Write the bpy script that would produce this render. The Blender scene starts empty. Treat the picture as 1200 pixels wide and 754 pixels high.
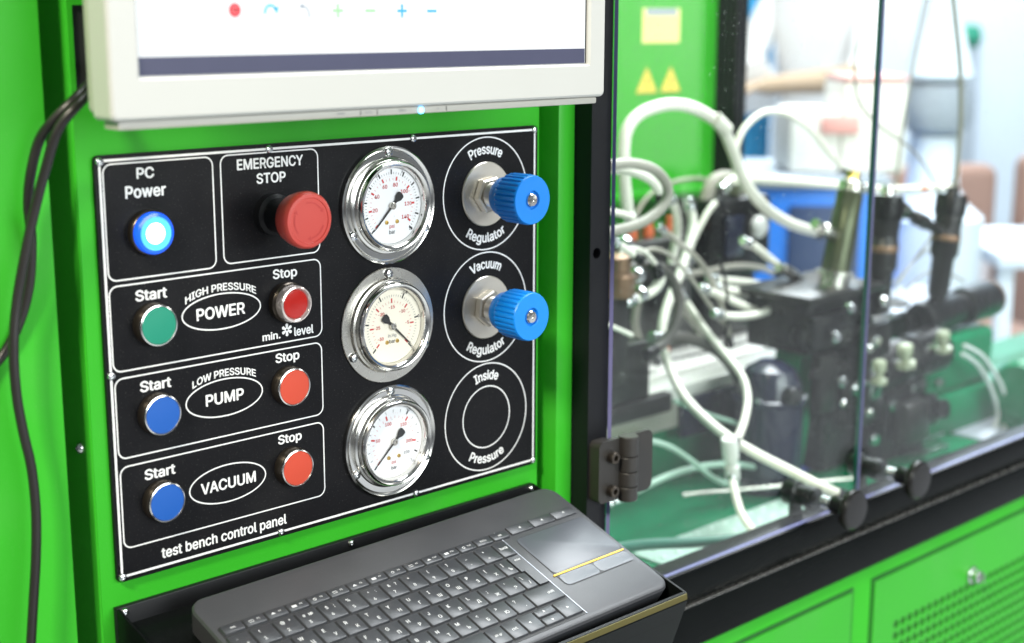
import bpy, bmesh, math, random
from mathutils import Vector, Matrix
random.seed(7)
scene = bpy.context.scene
COL = scene.collection
R = math.radians

# ------------------------------------------------------------------ camera
cam = bpy.data.objects.new('camera', bpy.data.cameras.new('camera'))
COL.objects.link(cam)
scene.camera = cam
_r = Vector((0.72479949, -0.68895525, 0.002522))
_u = Vector((0.1406107, 0.1515078, 0.97840381))
_f = Vector((0.67445854, 0.70879197, -0.20668726))
cam.matrix_world = Matrix(((_r.x, _u.x, -_f.x, -0.462528), (_r.y, _u.y, -_f.y, -0.887374), (_r.z, _u.z, -_f.z, 0.392225), (0, 0, 0, 1)))
cam.data.sensor_width = 36.0
cam.data.lens = 1703.92 / 1200 * 36.0
cam.data.clip_start = 0.02
cam.data.clip_end = 200
cam.data.dof.use_dof = True
cam.data.dof.focus_distance = 1.12
cam.data.dof.aperture_fstop = 4.3

# ------------------------------------------------------------------ hall light
world = bpy.data.worlds.new('World')
scene.world = world
world.use_nodes = True
bg = world.node_tree.nodes['Background']
bg.inputs[0].default_value = (0.86, 0.93, 1.0, 1)
bg.inputs[1].default_value = 0.22

def area(name, loc, target, sx, sy, watts, col):
    d = bpy.data.lights.new(name, 'AREA')
    d.shape = 'RECTANGLE'; d.size = sx; d.size_y = sy; d.energy = watts; d.color = col
    o = bpy.data.objects.new(name, d); COL.objects.link(o)
    o.location = loc
    o.rotation_euler = (Vector(target) - Vector(loc)).to_track_quat('-Z', 'Y').to_euler()
    return o
area('hall_spot_lamp', (-1.75, -0.95, 1.95), (0.2, 0, 0.1), 0.40, 0.40, 98, (1.0, 0.92, 0.74))
area('front_fill_light', (0.7, -3.4, 1.0), (0.5, 0, 0.1), 3.0, 1.5, 126, (0.94, 1.0, 1.0))  # unseen frontal fill light, added to brighten the panel front
area('reflector_lamp', (3.7, -2.5, 2.3), (4.24, -3.36, 0.5), 0.9, 0.5, 150, (0.97, 1.0, 1.0))  # added lamp that lights the unseen board mirrored in the glass
area('hall_ceiling_lamp', (2.1, 0.3, 2.8), (1.9, 0.4, 0), 2.6, 1.8, 300, (0.93, 0.97, 1.0))

area('hall_ceiling_lamp', (5.6, 2.6, 3.4), (5.8, 3.0, 0), 3.4, 2.6, 470, (0.90, 0.96, 1.0))

scene.view_settings.view_transform = 'Standard'
scene.view_settings.look = 'None'
scene.view_settings.exposure = 0.12
scene.view_settings.gamma = 1.0
scene.render.engine = 'CYCLES'
scene.render.resolution_x = 1024
scene.render.resolution_y = 643
scene.cycles.transparent_max_bounces = 16

# ------------------------------------------------------------------ materials
def srgb(r, g, b):
    f = lambda c: (c / 255 / 12.92) if c / 255 <= 0.04045 else ((c / 255 + 0.055) / 1.055) ** 2.4
    return (f(r), f(g), f(b), 1)

def mat(name, col, rough=0.4, metal=0.0, var=0.06, scale=60, bump=0.0, bscale=300, coat=0.0, emit=None, es=0.0, rvar=0.12, spec=0.5, stretch=(1, 1, 1), trans=0.0, speck=0.0, smudge=0.0):
    m = bpy.data.materials.new(name); m.use_nodes = True
    nt = m.node_tree; b = nt.nodes['Principled BSDF']
    b.inputs['Roughness'].default_value = rough
    b.inputs['Metallic'].default_value = metal
    b.inputs['Specular IOR Level'].default_value = spec
    if coat:
        b.inputs['Coat Weight'].default_value = coat; b.inputs['Coat Roughness'].default_value = 0.12
    if trans:
        b.inputs['Transmission Weight'].default_value = trans
    tc = nt.nodes.new('ShaderNodeTexCoord'); mp = nt.nodes.new('ShaderNodeMapping')
    mp.inputs['Scale'].default_value = stretch
    nt.links.new(tc.outputs['Object'], mp.inputs['Vector'])
    n = nt.nodes.new('ShaderNodeTexNoise'); n.inputs['Scale'].default_value = scale; n.inputs['Detail'].default_value = 4
    nt.links.new(mp.outputs['Vector'], n.inputs['Vector'])
    mx = nt.nodes.new('ShaderNodeMix'); mx.data_type = 'RGBA'
    mx.inputs[6].default_value = tuple(max(0, c * (1 - var)) for c in col[:3]) + (1,)
    mx.inputs[7].default_value = tuple(min(1, c * (1 + var)) for c in col[:3]) + (1,)
    nt.links.new(n.outputs['Fac'], mx.inputs[0]); colout = mx.outputs[2]
    if speck or smudge:                                             # settled dust: fine specks and a few rubbed patches
        acc = colout
        for (sc, lo, hi, k_, det) in ((900, 0.66, 0.74, speck, 1), (13, 0.52, 0.75, smudge, 6)):
            if not k_: continue
            nn = nt.nodes.new('ShaderNodeTexNoise'); nn.inputs['Scale'].default_value = sc; nn.inputs['Detail'].default_value = det
            nt.links.new(mp.outputs['Vector'], nn.inputs['Vector'])
            rr = nt.nodes.new('ShaderNodeMapRange'); rr.inputs[1].default_value = lo; rr.inputs[2].default_value = hi; rr.inputs[4].default_value = k_
            nt.links.new(nn.outputs['Fac'], rr.inputs[0])
            m3 = nt.nodes.new('ShaderNodeMix'); m3.data_type = 'RGBA'; m3.inputs[7].default_value = (0.40, 0.39, 0.36, 1)
            nt.links.new(rr.outputs[0], m3.inputs[0]); nt.links.new(acc, m3.inputs[6]); acc = m3.outputs[2]
        colout = acc
    nt.links.new(colout, b.inputs['Base Color'])
    mr = nt.nodes.new('ShaderNodeMapRange')
    mr.inputs[3].default_value = max(0.02, rough * (1 - rvar)); mr.inputs[4].default_value = min(1, rough * (1 + rvar))
    nt.links.new(n.outputs['Fac'], mr.inputs[0]); nt.links.new(mr.outputs[0], b.inputs['Roughness'])
    if bump:
        n2 = nt.nodes.new('ShaderNodeTexNoise'); n2.inputs['Scale'].default_value = bscale; n2.inputs['Detail'].default_value = 3
        nt.links.new(mp.outputs['Vector'], n2.inputs['Vector'])
        bp = nt.nodes.new('ShaderNodeBump'); bp.inputs['Strength'].default_value = bump; bp.inputs['Distance'].default_value = 0.001
        nt.links.new(n2.outputs['Fac'], bp.inputs['Height']); nt.links.new(bp.outputs['Normal'], b.inputs['Normal'])
    if emit:
        b.inputs['Emission Color'].default_value = emit; b.inputs['Emission Strength'].default_value = es
    return m

M = {}
M['green'] = mat('green_paint', (0.032, 0.36, 0.018, 1), 0.36, var=0.07, scale=7, bump=0.10, bscale=800, coat=0.0, spec=0.2, rvar=0.3, speck=0.05, smudge=0.03)
M['greendark'] = mat('bench_green_paint', (0.000, 0.17, 0.070, 1), 0.18, var=0.25, scale=14, spec=0.15)
M['greensteel'] = mat('wet_green_plate', (0.52, 0.72, 0.62, 1), 0.3, metal=0.1, var=0.25, scale=20)
M['blackpaint'] = mat('black_powder_coat', (0.007, 0.0075, 0.009, 1), 0.40, var=0.2, scale=40, bump=0.08, bscale=900, spec=0.22)
M['knobblack'] = mat('black_knob_plastic', (0.008, 0.0075, 0.007, 1), 0.26, var=0.15, scale=40, spec=0.35)
M['greengap'] = mat('shadow_gap_green', (0.004, 0.09, 0.006, 1), 0.6, var=0.1)
M['blackgloss'] = mat('black_gloss_paint', (0.004, 0.005, 0.005, 1), 0.24, var=0.2, scale=20, spec=0.07)
M['panel'] = mat('black_panel_laminate', (0.005, 0.005, 0.0062, 1), 0.33, var=0.15, scale=30, bump=0.03, bscale=1500, spec=0.16, speck=0.10, smudge=0.012, rvar=0.35)
M['print'] = mat('white_print', (0.78, 0.78, 0.78, 1), 0.5, var=0.02)
M['keyprint'] = mat('key_legend_print', (0.52, 0.53, 0.54, 1), 0.5, var=0.05)
M['chrome'] = mat('polished_steel', (0.74, 0.73, 0.70, 1), 0.15, metal=1.0, var=0.05, scale=30)
M['steel'] = mat('brushed_steel', (0.60, 0.58, 0.53, 1), 0.27, metal=1.0, var=0.08, scale=80, stretch=(1, 6, 1))
M['nickel'] = mat('satin_nickel', (0.66, 0.62, 0.55, 1), 0.36, metal=1.0, var=0.05, scale=60)
M['zinc'] = mat('zinc_screw', (0.62, 0.63, 0.64, 1), 0.22, metal=1.0, var=0.1, scale=200)
M['bronze'] = mat('dark_nickel_collar', (0.10, 0.085, 0.07, 1), 0.3, metal=0.9, var=0.1)
M['lipglint'] = mat('olive_glint_paint', (0.10, 0.085, 0.022, 1), 0.45, metal=0.5)  # olive colour stands for light reflected off the tray lip
M['brass'] = mat('brass', (0.62, 0.42, 0.12, 1), 0.3, metal=1.0, var=0.1)
M['dial'] = mat('white_dial', (0.80, 0.81, 0.83, 1), 0.5, var=0.015)
M['dialcream'] = mat('cream_dial', (0.84, 0.79, 0.66, 1), 0.5, var=0.015)
M['inkblack'] = mat('black_ink', (0.01, 0.01, 0.012, 1), 0.5)
M['inkred'] = mat('red_ink', (0.55, 0.03, 0.03, 1), 0.5)
M['inkgrey'] = mat('grey_ink', (0.25, 0.25, 0.27, 1), 0.5)
M['needle'] = mat('black_needle', (0.01, 0.01, 0.01, 1), 0.4)
M['capblue'] = mat('blue_button_plastic', srgb(0, 80, 166), 0.45, var=0.03, scale=40)
M['capgreen'] = mat('green_button_plastic', srgb(0, 128, 102), 0.42, var=0.03, scale=40)
M['capred'] = mat('orange_red_button_plastic', srgb(188, 64, 40), 0.42, var=0.03, scale=40)
M['lensred'] = mat('red_lens', srgb(178, 26, 16), 0.18, var=0.05, scale=90, coat=0.5)
M['clearring'] = mat('clear_lens_ring', (0.75, 0.66, 0.62, 1), 0.12, metal=0.6, var=0.05)
M['estop'] = mat('red_stop_plastic', srgb(196, 66, 56), 0.42, var=0.03, scale=40)
M['estopmark'] = mat('stop_arrow_relief', srgb(186, 52, 46), 0.45)
M['knobblue'] = mat('blue_knob_plastic', srgb(0, 122, 214), 0.42, var=0.04, scale=50, bump=0.05, bscale=900)
M['lensblue'] = mat('lit_blue_lens', srgb(10, 70, 220), 0.15, emit=(0.02, 0.16, 1.0, 1), es=0.55)
M['lensmid'] = mat('lit_blue_lens_inner', srgb(60, 150, 255), 0.15, emit=(0.10, 0.45, 1.0, 1), es=1.0)
M['ledcore'] = mat('led_core', (0.9, 0.95, 1, 1), 0.2, emit=(0.75, 0.92, 1.0, 1), es=3.0)
M['led'] = mat('status_led', (0.2, 0.6, 1, 1), 0.2, emit=(0.1, 0.5, 1.0, 1), es=6.0)
M['monitor'] = mat('off_white_plastic', srgb(178, 178, 174), 0.45, var=0.02, scale=20, bump=0.04, bscale=1400)
M['monitorback'] = mat('off_white_plastic_shell', srgb(170, 168, 160), 0.5, var=0.02, scale=20)
M['screen'] = mat('lit_screen', (0.15, 0.15, 0.15, 1), 0.3, emit=(0.93, 0.98, 1.0, 1), es=0.80, var=0.0, spec=0.1)
M['taskbar'] = mat('lit_taskbar', (0.05, 0.05, 0.08, 1), 0.3, emit=srgb(56, 62, 82), es=0.62, spec=0.1)
M['screenline'] = mat('lit_faint_line', (0.5, 0.5, 0.5, 1), 0.3, emit=(0.80, 0.86, 0.90, 1), es=0.70)
M['icred'] = mat('lit_red_icon', (0.3, 0.02, 0.02, 1), 0.3, emit=srgb(214, 40, 62), es=0.9)
M['icteal'] = mat('lit_teal_icon', (0.02, 0.2, 0.3, 1), 0.3, emit=srgb(40, 160, 190), es=0.9)
M['icgrey'] = mat('lit_grey_icon', (0.2, 0.2, 0.2, 1), 0.3, emit=srgb(110, 130, 150), es=0.9)
M['icgreen'] = mat('lit_green_icon', (0.1, 0.3, 0.1, 1), 0.3, emit=srgb(150, 226, 150), es=0.9)
M['icblue'] = mat('lit_blue_icon', (0.02, 0.15, 0.3, 1), 0.3, emit=srgb(0, 150, 200), es=0.9)
M['cable'] = mat('black_cable_rubber', (0.013, 0.012, 0.011, 1), 0.36, var=0.1, scale=50)
M['kbody'] = mat('charcoal_keyboard_plastic', (0.041, 0.042, 0.047, 1), 0.42, var=0.05, scale=40, bump=0.10, bscale=2500, speck=0.06, smudge=0.02)
M['kwell'] = mat('keyboard_well_black', (0.012, 0.012, 0.013, 1), 0.6)
M['key'] = mat('charcoal_key_plastic', (0.029, 0.031, 0.036, 1), 0.40, var=0.05, scale=60, bump=0.06, bscale=2500, speck=0.05, smudge=0.02, rvar=0.25)
M['tpad'] = mat('touchpad_surface', (0.060, 0.066, 0.080, 1), 0.38, var=0.0, scale=40, rvar=0.0)
M['kline'] = mat('keyboard_seam', (0.012, 0.012, 0.014, 1), 0.5)
M['yellow'] = mat('yellow_strip', srgb(226, 186, 40), 0.45)
M['hingeblk'] = mat('dark_cast_hinge', (0.022, 0.020, 0.018, 1), 0.42, var=0.1, scale=60, bump=0.12, bscale=900)
M['hose'] = mat('ivory_hose', (0.84, 0.82, 0.72, 1), 0.36, var=0.10, scale=25)
M['hosegrey'] = mat('grey_beige_hose', (0.36, 0.34, 0.29, 1), 0.42, var=0.12, scale=25)
M['hosedark'] = mat('dark_rubber_hose', (0.065, 0.060, 0.052, 1), 0.5, var=0.15, scale=25)
M['hosegreen'] = mat('pale_green_hose', (0.30, 0.45, 0.36, 1), 0.4, var=0.12, scale=25)
M['bardkgreen'] = mat('dark_green_bar', (0.02, 0.13, 0.085, 1), 0.4, var=0.12, scale=25)
M['hoseclear'] = mat('clear_tubing', (0.72, 0.75, 0.76, 1), 0.2, var=0.08, scale=25)
M['cablegrey'] = mat('olive_grey_lead', (0.26, 0.26, 0.22, 1), 0.5, var=0.1)
M['bed'] = mat('milled_aluminium', (0.82, 0.81, 0.76, 1), 0.42, metal=0.1, var=0.10, scale=18, stretch=(1, 8, 1))
M['bedside'] = mat('oily_aluminium', (0.40, 0.38, 0.33, 1), 0.4, metal=0.2, var=0.15, scale=18)
M['khaki'] = mat('olive_injector_metal', (0.075, 0.085, 0.045, 1), 0.3, metal=0.6, var=0.2, scale=40)
M['iron'] = mat('oiled_black_steel', (0.008, 0.008, 0.009, 1), 0.28, metal=0.25, spec=0.35, var=0.3, scale=50)
M['gunmetal'] = mat('gunmetal', (0.024, 0.023, 0.023, 1), 0.32, metal=0.4, var=0.25, scale=50)
M['navy'] = mat('navy_pump_paint', (0.004, 0.008, 0.030, 1), 0.25, var=0.2, scale=30, coat=0.3)
M['greyplate'] = mat('grey_plate', (0.42, 0.45, 0.52, 1), 0.35, metal=0.3, var=0.08, scale=30)
M['copper'] = mat('copper_fitting', (0.26, 0.16, 0.10, 1), 0.4, metal=0.6, var=0.1)
M['paleknob'] = mat('pale_olive_plastic', (0.34, 0.38, 0.27, 1), 0.3, var=0.5, scale=60)
M['stud'] = mat('mint_plate_stud', (0.62, 0.76, 0.70, 1), 0.3, var=0.05)
M['whiteplas'] = mat('white_plastic', (0.78, 0.78, 0.74, 1), 0.35, var=0.04)
M['orange'] = mat('orange_plastic', srgb(196, 92, 48), 0.45)
M['bluecloth'] = mat('blue_cloth', srgb(20, 60, 150), 0.8, var=0.15, scale=40)
M['stickyellow'] = mat('yellow_sticker', srgb(236, 216, 76), 0.5, var=0.03)
M['stickcream'] = mat('cream_sticker', srgb(238, 226, 140), 0.5, var=0.03)
M['hallwhite'] = mat('hall_white', (0.66, 0.75, 0.86, 1), 0.6, var=0.03, scale=3)
M['hallblue'] = mat('hall_blue', srgb(14, 118, 222), 0.4, var=0.06, scale=4)
M['hallcyan'] = mat('hall_light_blue', srgb(40, 150, 205), 0.5, var=0.06, scale=4)
M['hallnavy'] = mat('hall_slate_blue', srgb(34, 56, 96), 0.45, var=0.12, scale=6)
M['hallbeige'] = mat('hall_beige', srgb(238, 236, 230), 0.5, var=0.03, scale=4)
M['hallred'] = mat('hall_red', srgb(232, 170, 164), 0.5)
M['hallgrey'] = mat('hall_grey', srgb(150, 160, 172), 0.5, var=0.06, scale=5)
M['hallfloor'] = mat('hall_pale_floor', (0.26, 0.265, 0.28, 1), 0.45, var=0.05, scale=2)
M['shirt'] = mat('white_shirt', (0.80, 0.80, 0.80, 1), 0.8, var=0.05, scale=9)
M['skin'] = mat('skin', srgb(172, 148, 122), 0.5, var=0.05, scale=20)
M['hair'] = mat('brown_hair', srgb(88, 60, 46), 0.6, var=0.2, scale=60)
M['mauve'] = mat('mauve_cloth', srgb(146, 116, 104), 0.8, var=0.1, scale=9)
M['trousers'] = mat('pale_trousers', srgb(214, 214, 222), 0.8, var=0.05, scale=9)
M['darkcloth'] = mat('dark_trousers', srgb(52, 62, 78), 0.8, var=0.1, scale=9)

def glass_mat(name, dust, streak, tint):
    m = bpy.data.materials.new(name); m.use_nodes = True
    nt = m.node_tree; nt.nodes.remove(nt.nodes['Principled BSDF'])
    out = nt.nodes['Material Output']
    tr = nt.nodes.new('ShaderNodeBsdfTransparent'); tr.inputs[0].default_value = tint
    gl = nt.nodes.new('ShaderNodeBsdfGlossy'); gl.inputs['Roughness'].default_value = 0.02
    lw = nt.nodes.new('ShaderNodeLayerWeight'); lw.inputs['Blend'].default_value = 0.5
    pw = nt.nodes.new('ShaderNodeMath'); pw.operation = 'POWER'; pw.inputs[1].default_value = 5.0
    nt.links.new(lw.outputs['Facing'], pw.inputs[0])
    fr = nt.nodes.new('ShaderNodeMapRange'); fr.inputs[3].default_value = 0.04; fr.inputs[4].default_value = 1.0
    nt.links.new(pw.outputs[0], fr.inputs[0])
    mx = nt.nodes.new('ShaderNodeMixShader')
    nt.links.new(fr.outputs[0], mx.inputs[0]); nt.links.new(tr.outputs[0], mx.inputs[1]); nt.links.new(gl.outputs[0], mx.inputs[2])
    tc = nt.nodes.new('ShaderNodeTexCoord')
    def noise(sc, loc, scale, lo, hi, detail=4):
        mp = nt.nodes.new('ShaderNodeMapping'); mp.inputs['Scale'].default_value = sc; mp.inputs['Location'].default_value = loc
        nt.links.new(tc.outputs['Object'], mp.inputs['Vector'])
        n = nt.nodes.new('ShaderNodeTexNoise'); n.inputs['Scale'].default_value = scale; n.inputs['Detail'].default_value = detail
        nt.links.new(mp.outputs[0], n.inputs['Vector'])
        r = nt.nodes.new('ShaderNodeMapRange'); r.inputs[1].default_value = lo; r.inputs[2].default_value = hi
        nt.links.new(n.outputs['Fac'], r.inputs[0]); return r
    a = noise((16, 1, 0.35), (0, 0, 0), 16, 0.56, 0.80)            # wiped streaks, running down the pane
    b = noise((1, 1, 1), (3, 0, 1), 5, 0.35, 0.75)                # cloudy smears
    c = noise((1, 1, 1), (7, 2, 0), 260, 0.70, 0.78, 1)           # specks
    def mul(s, k):
        q = nt.nodes.new('ShaderNodeMath'); q.operation = 'MULTIPLY'; q.inputs[1].default_value = k
        nt.links.new(s.outputs[0], q.inputs[0]); return q
    def add(s, t):
        q = nt.nodes.new('ShaderNodeMath'); q.operation = 'ADD'
        nt.links.new(s.outputs[0], q.inputs[0]); nt.links.new(t.outputs[0], q.inputs[1]); return q
    tot = add(add(mul(a, streak), mul(b, dust)), mul(c, 0.12))
    df = nt.nodes.new('ShaderNodeBsdfDiffuse'); df.inputs[0].default_value = (0.85, 0.88, 0.88, 1)
    tl = nt.nodes.new('ShaderNodeBsdfTranslucent'); tl.inputs[0].default_value = (0.85, 0.88, 0.88, 1)
    dd = nt.nodes.new('ShaderNodeMixShader'); nt.links.new(df.outputs[0], dd.inputs[1]); nt.links.new(tl.outputs[0], dd.inputs[2])
    m2 = nt.nodes.new('ShaderNodeMixShader')
    nt.links.new(tot.outputs[0], m2.inputs[0]); nt.links.new(mx.outputs[0], m2.inputs[1]); nt.links.new(dd.outputs[0], m2.inputs[2])
    nt.links.new(m2.outputs[0], out.inputs['Surface'])
    return m
M['glass'] = glass_mat('dusty_glass', 0.003, 0.035, (0.97, 0.99, 0.98, 1))
M['gaugeglass'] = glass_mat('gauge_window', 0.0, 0.0, (0.99, 0.99, 0.99, 1))
M['glassedge'] = mat('green_glass_edge', (0.008, 0.075, 0.050, 1), 0.12, var=0.1, spec=0.8)
M['glassedgeblue'] = mat('violet_glass_edge', (0.20, 0.20, 0.42, 1), 0.2, var=0.1)

# ------------------------------------------------------------------ mesh helpers
class MB:
    def __init__(s):
        s.v = []; s.f = []; s.m = []
    def add(s, v, f, mi=0):
        o = len(s.v); s.v += [tuple(p) for p in v]; s.f += [[i + o for i in q] for q in f]; s.m += [mi] * len(f); return s
    def box(s, x0, x1, y0, y1, z0, z1, bev=0.0, seg=2, mi=0, xf=None):
        bm = bmesh.new(); bmesh.ops.create_cube(bm, size=1)
        for q in bm.verts:
            q.co = ((x0 + x1) / 2 + q.co.x * (x1 - x0), (y0 + y1) / 2 + q.co.y * (y1 - y0), (z0 + z1) / 2 + q.co.z * (z1 - z0))
        if bev:
            bmesh.ops.bevel(bm, geom=bm.edges[:], offset=bev, segments=seg, affect='EDGES', profile=0.5)
        bm.verts.index_update()
        vs = [Vector(q.co) for q in bm.verts]
        if xf: vs = [xf @ q for q in vs]
        s.add(vs, [[q.index for q in f.verts] for f in bm.faces], mi); bm.free(); return s
    def lathe(s, o, axis, prof, seg=48, mi=0, a0=0.0, ref=None):
        o = Vector(o); w = Vector(axis).normalized()
        e = Vector(ref) if ref else (Vector((0, 0, 1)) if abs(w.z) < 0.9 else Vector((1, 0, 0)))
        u = e.cross(w).normalized(); v = w.cross(u)
        vs = []; fs = []; rings = []
        for r, h in prof:
            if r < 1e-7:
                rings.append([len(vs)]); vs.append(o + w * h)
            else:
                rings.append(list(range(len(vs), len(vs) + seg)))
                for i in range(seg):
                    a = a0 + 2 * math.pi * i / seg
                    vs.append(o + w * h + (u * math.cos(a) + v * math.sin(a)) * r)
        for A, B in zip(rings, rings[1:]):
            for i in range(seg):
                j = (i + 1) % seg
                if len(A) == 1 and len(B) == 1: continue
                if len(A) == 1: fs.append([A[0], B[i], B[j]][::-1])
                elif len(B) == 1: fs.append([A[i], A[j], B[0]])
                else: fs.append([A[i], A[j], B[j], B[i]])
        return s.add(vs, fs, mi)
    def tube(s, pts, r, seg=12, sub=6, mi=0, r2=None):
        P = [Vector(p) for p in pts]; path = []
        for i in range(len(P) - 1):
            p0 = P[max(0, i - 1)]; p1 = P[i]; p2 = P[i + 1]; p3 = P[min(len(P) - 1, i + 2)]
            for k in range(sub):
                t = k / sub
                path.append(0.5 * ((2 * p1) + (p2 - p0) * t + (2 * p0 - 5 * p1 + 4 * p2 - p3) * t * t + (3 * p1 - p0 - 3 * p2 + p3) * t ** 3))
        path.append(P[-1]); vs = []; fs = []
        t0 = (path[1] - path[0]).normalized()
        n = t0.orthogonal().normalized()
        L = len(path)
        for i, p in enumerate(path):
            t = (path[min(L - 1, i + 1)] - path[max(0, i - 1)]).normalized()
            n = (n - t * n.dot(t)).normalized(); b = t.cross(n)
            rr = r if r2 is None else r + (r2 - r) * i / (L - 1)
            for k in range(seg):
                a = 2 * math.pi * k / seg
                vs.append(p + (n * math.cos(a) + b * math.sin(a)) * rr)
        for i in range(L - 1):
            for k in range(seg):
                j = (k + 1) % seg
                fs.append([i * seg + k, i * seg + j, (i + 1) * seg + j, (i + 1) * seg + k])
        fs.append(list(range(seg))[::-1]); fs.append([(L - 1) * seg + k for k in range(seg)])
        return s.add(vs, fs, mi)
    def prism(s, poly, to3, d0, d1, mi=0):
        n = len(poly)
        vs = [to3(a, b, d0) for a, b in poly] + [to3(a, b, d1) for a, b in poly]
        fs = [list(range(n))[::-1], list(range(n, 2 * n))] + [[i, (i + 1) % n, n + (i + 1) % n, n + i] for i in range(n)]
        return s.add(vs, fs, mi)
    def ribbon(s, pts, w, to3, closed=True, mi=0):
        n = len(pts); vs = []; fs = []
        for i, p in enumerate(pts):
            a = pts[(i - 1) % n] if closed or i else p; b = pts[(i + 1) % n] if closed or i < n - 1 else p
            dx, dy = b[0] - a[0], b[1] - a[1]; l = math.hypot(dx, dy) or 1
            nx, ny = -dy / l * w / 2, dx / l * w / 2
            vs += [to3(p[0] + nx, p[1] + ny, 0), to3(p[0] - nx, p[1] - ny, 0)]
        for i in range(n if closed else n - 1):
            j = (i + 1) % n
            fs.append([2 * i, 2 * i + 1, 2 * j + 1, 2 * j])
        return s.add(vs, fs, mi)
    def build(s, name, mats, parent=None, kind=None, label=None, angle=35, loc=None, flat=False):
        me = bpy.data.meshes.new(name)
        me.from_pydata(s.v, [], s.f)
        if not isinstance(mats, (list, tuple)): mats = [mats]
        for q in mats: me.materials.append(M[q] if isinstance(q, str) else q)
        if len(mats) > 1: me.polygons.foreach_set('material_index', s.m)
        bm = bmesh.new(); bm.from_mesh(me)
        if not flat: bmesh.ops.recalc_face_normals(bm, faces=bm.faces[:])
        bm.to_mesh(me); bm.free()
        if not flat:
            me.shade_smooth(); me.set_sharp_from_angle(angle=R(angle))
        o = bpy.data.objects.new(name, me); COL.objects.link(o)
        if loc: o.location = loc
        if parent: o.parent = parent
        if kind: o['kind'] = kind
        if label: o['label'] = label
        return o

def tag(o, label, cat, group=None):
    o['label'] = label; o['category'] = cat
    if group: o['group'] = group
    return o
def thing(name, label, cat, loc=(0, 0, 0), group=None):
    o = bpy.data.objects.new(name, None); COL.objects.link(o); o.location = loc; o.empty_display_size = 0.02
    return tag(o, label, cat, group)
def structure(o):
    o['kind'] = 'structure'; return o
def rounded(x0, x1, y0, y1, r, n=6):
    out = []
    for cx, cy, a in ((x1 - r, y1 - r, 0), (x0 + r, y1 - r, 90), (x0 + r, y0 + r, 180), (x1 - r, y0 + r, 270)):
        for i in range(n + 1):
            t = R(a + 90 * i / n); out.append((cx + r * math.cos(t), cy + r * math.sin(t)))
    return out
def oval(cx, cy, a, b, n=48):
    return [(cx + a * math.cos(2 * math.pi * i / n), cy + b * math.sin(2 * math.pi * i / n)) for i in range(n)]

def bundled_font():
    import os
    base = bpy.utils.system_resource('DATAFILES', path='fonts') or ''
    try:
        return bpy.data.fonts.load(os.path.join(base, 'Inter.woff2'))
    except Exception:
        return None
FONT = bundled_font()
_tcache = {}
def glyphs(txt, bold):
    """outline of a word as flat faces; bold strokes come from a few shifted copies, each a hair above the last"""
    k = (txt, bold)
    if k not in _tcache:
        c = bpy.data.curves.new('t', 'FONT'); c.body = txt; c.size = 1.0; c.resolution_u = 3
        c.align_x = 'LEFT'
        if FONT: c.font = FONT
        o = bpy.data.objects.new('t', c); COL.objects.link(o)
        me = bpy.data.meshes.new_from_object(o)
        v0 = [(q.co.x, q.co.y) for q in me.vertices]; f0 = [list(p.vertices) for p in me.polygons]
        bpy.data.objects.remove(o); bpy.data.curves.remove(c); bpy.data.meshes.remove(me)
        if not v0: v0 = [(0, 0), (.1, 0), (.1, .1)]; f0 = [[0, 1, 2]]
        sh = [(0, 0)] if not bold else [(-bold, 0), (bold, 0), (0, bold * .75), (0, -bold * .75), (-bold * .5, bold * .5), (bold * .5, -bold * .5)]
        vs = []; fs = []
        for li, (dx, dy) in enumerate(sh):
            n = len(vs); vs += [(a + dx, b + dy, li) for a, b in v0]; fs += [[i + n for i in f] for f in f0]
        x0 = min(q[0] for q in vs); x1 = max(q[0] for q in vs); y0 = min(q[1] for q in vs); y1 = max(q[1] for q in vs)
        _tcache[k] = (vs, fs, x0, x1, y0, y1)
    return _tcache[k]
def text_fit(mb, txt, x0, x1, z0, z1, to3, bold=0.018, warp=None, mi=0):
    """lay the word into the box x0..x1, z0..z1 of a plane, optionally bent"""
    vs, fs, a0, a1, b0, b1 = glyphs(txt, bold)
    out = []
    for a, b, li in vs:
        x = x0 + (a - a0) / (a1 - a0) * (x1 - x0); z = z0 + (b - b0) / (b1 - b0) * (z1 - z0)
        if warp: x, z = warp(x, z)
        out.append(to3(x, z, li * 2e-5))
    return mb.add(out, fs, mi)
def text_h(mb, txt, cx, cz, h, to3, bold=0.01, mi=0, aspect=1.0):
    """centre the word at cx, cz with letter height h"""
    vs, fs, a0, a1, b0, b1 = glyphs(txt, bold)
    k = h / glyphs('H', bold)[5]; w = (a1 - a0) * k * aspect; hh = (b1 - b0) * k
    if txt in ('-', '_', '=', '.', ',', '"', "'", '*', '^', '~', ':', ';'): z0 = cz - h / 2 + b0 * k
    else: z0 = cz - hh / 2
    return text_fit(mb, txt, cx - w / 2, cx + w / 2, z0, z0 + hh, to3, bold, None, mi)

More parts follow.
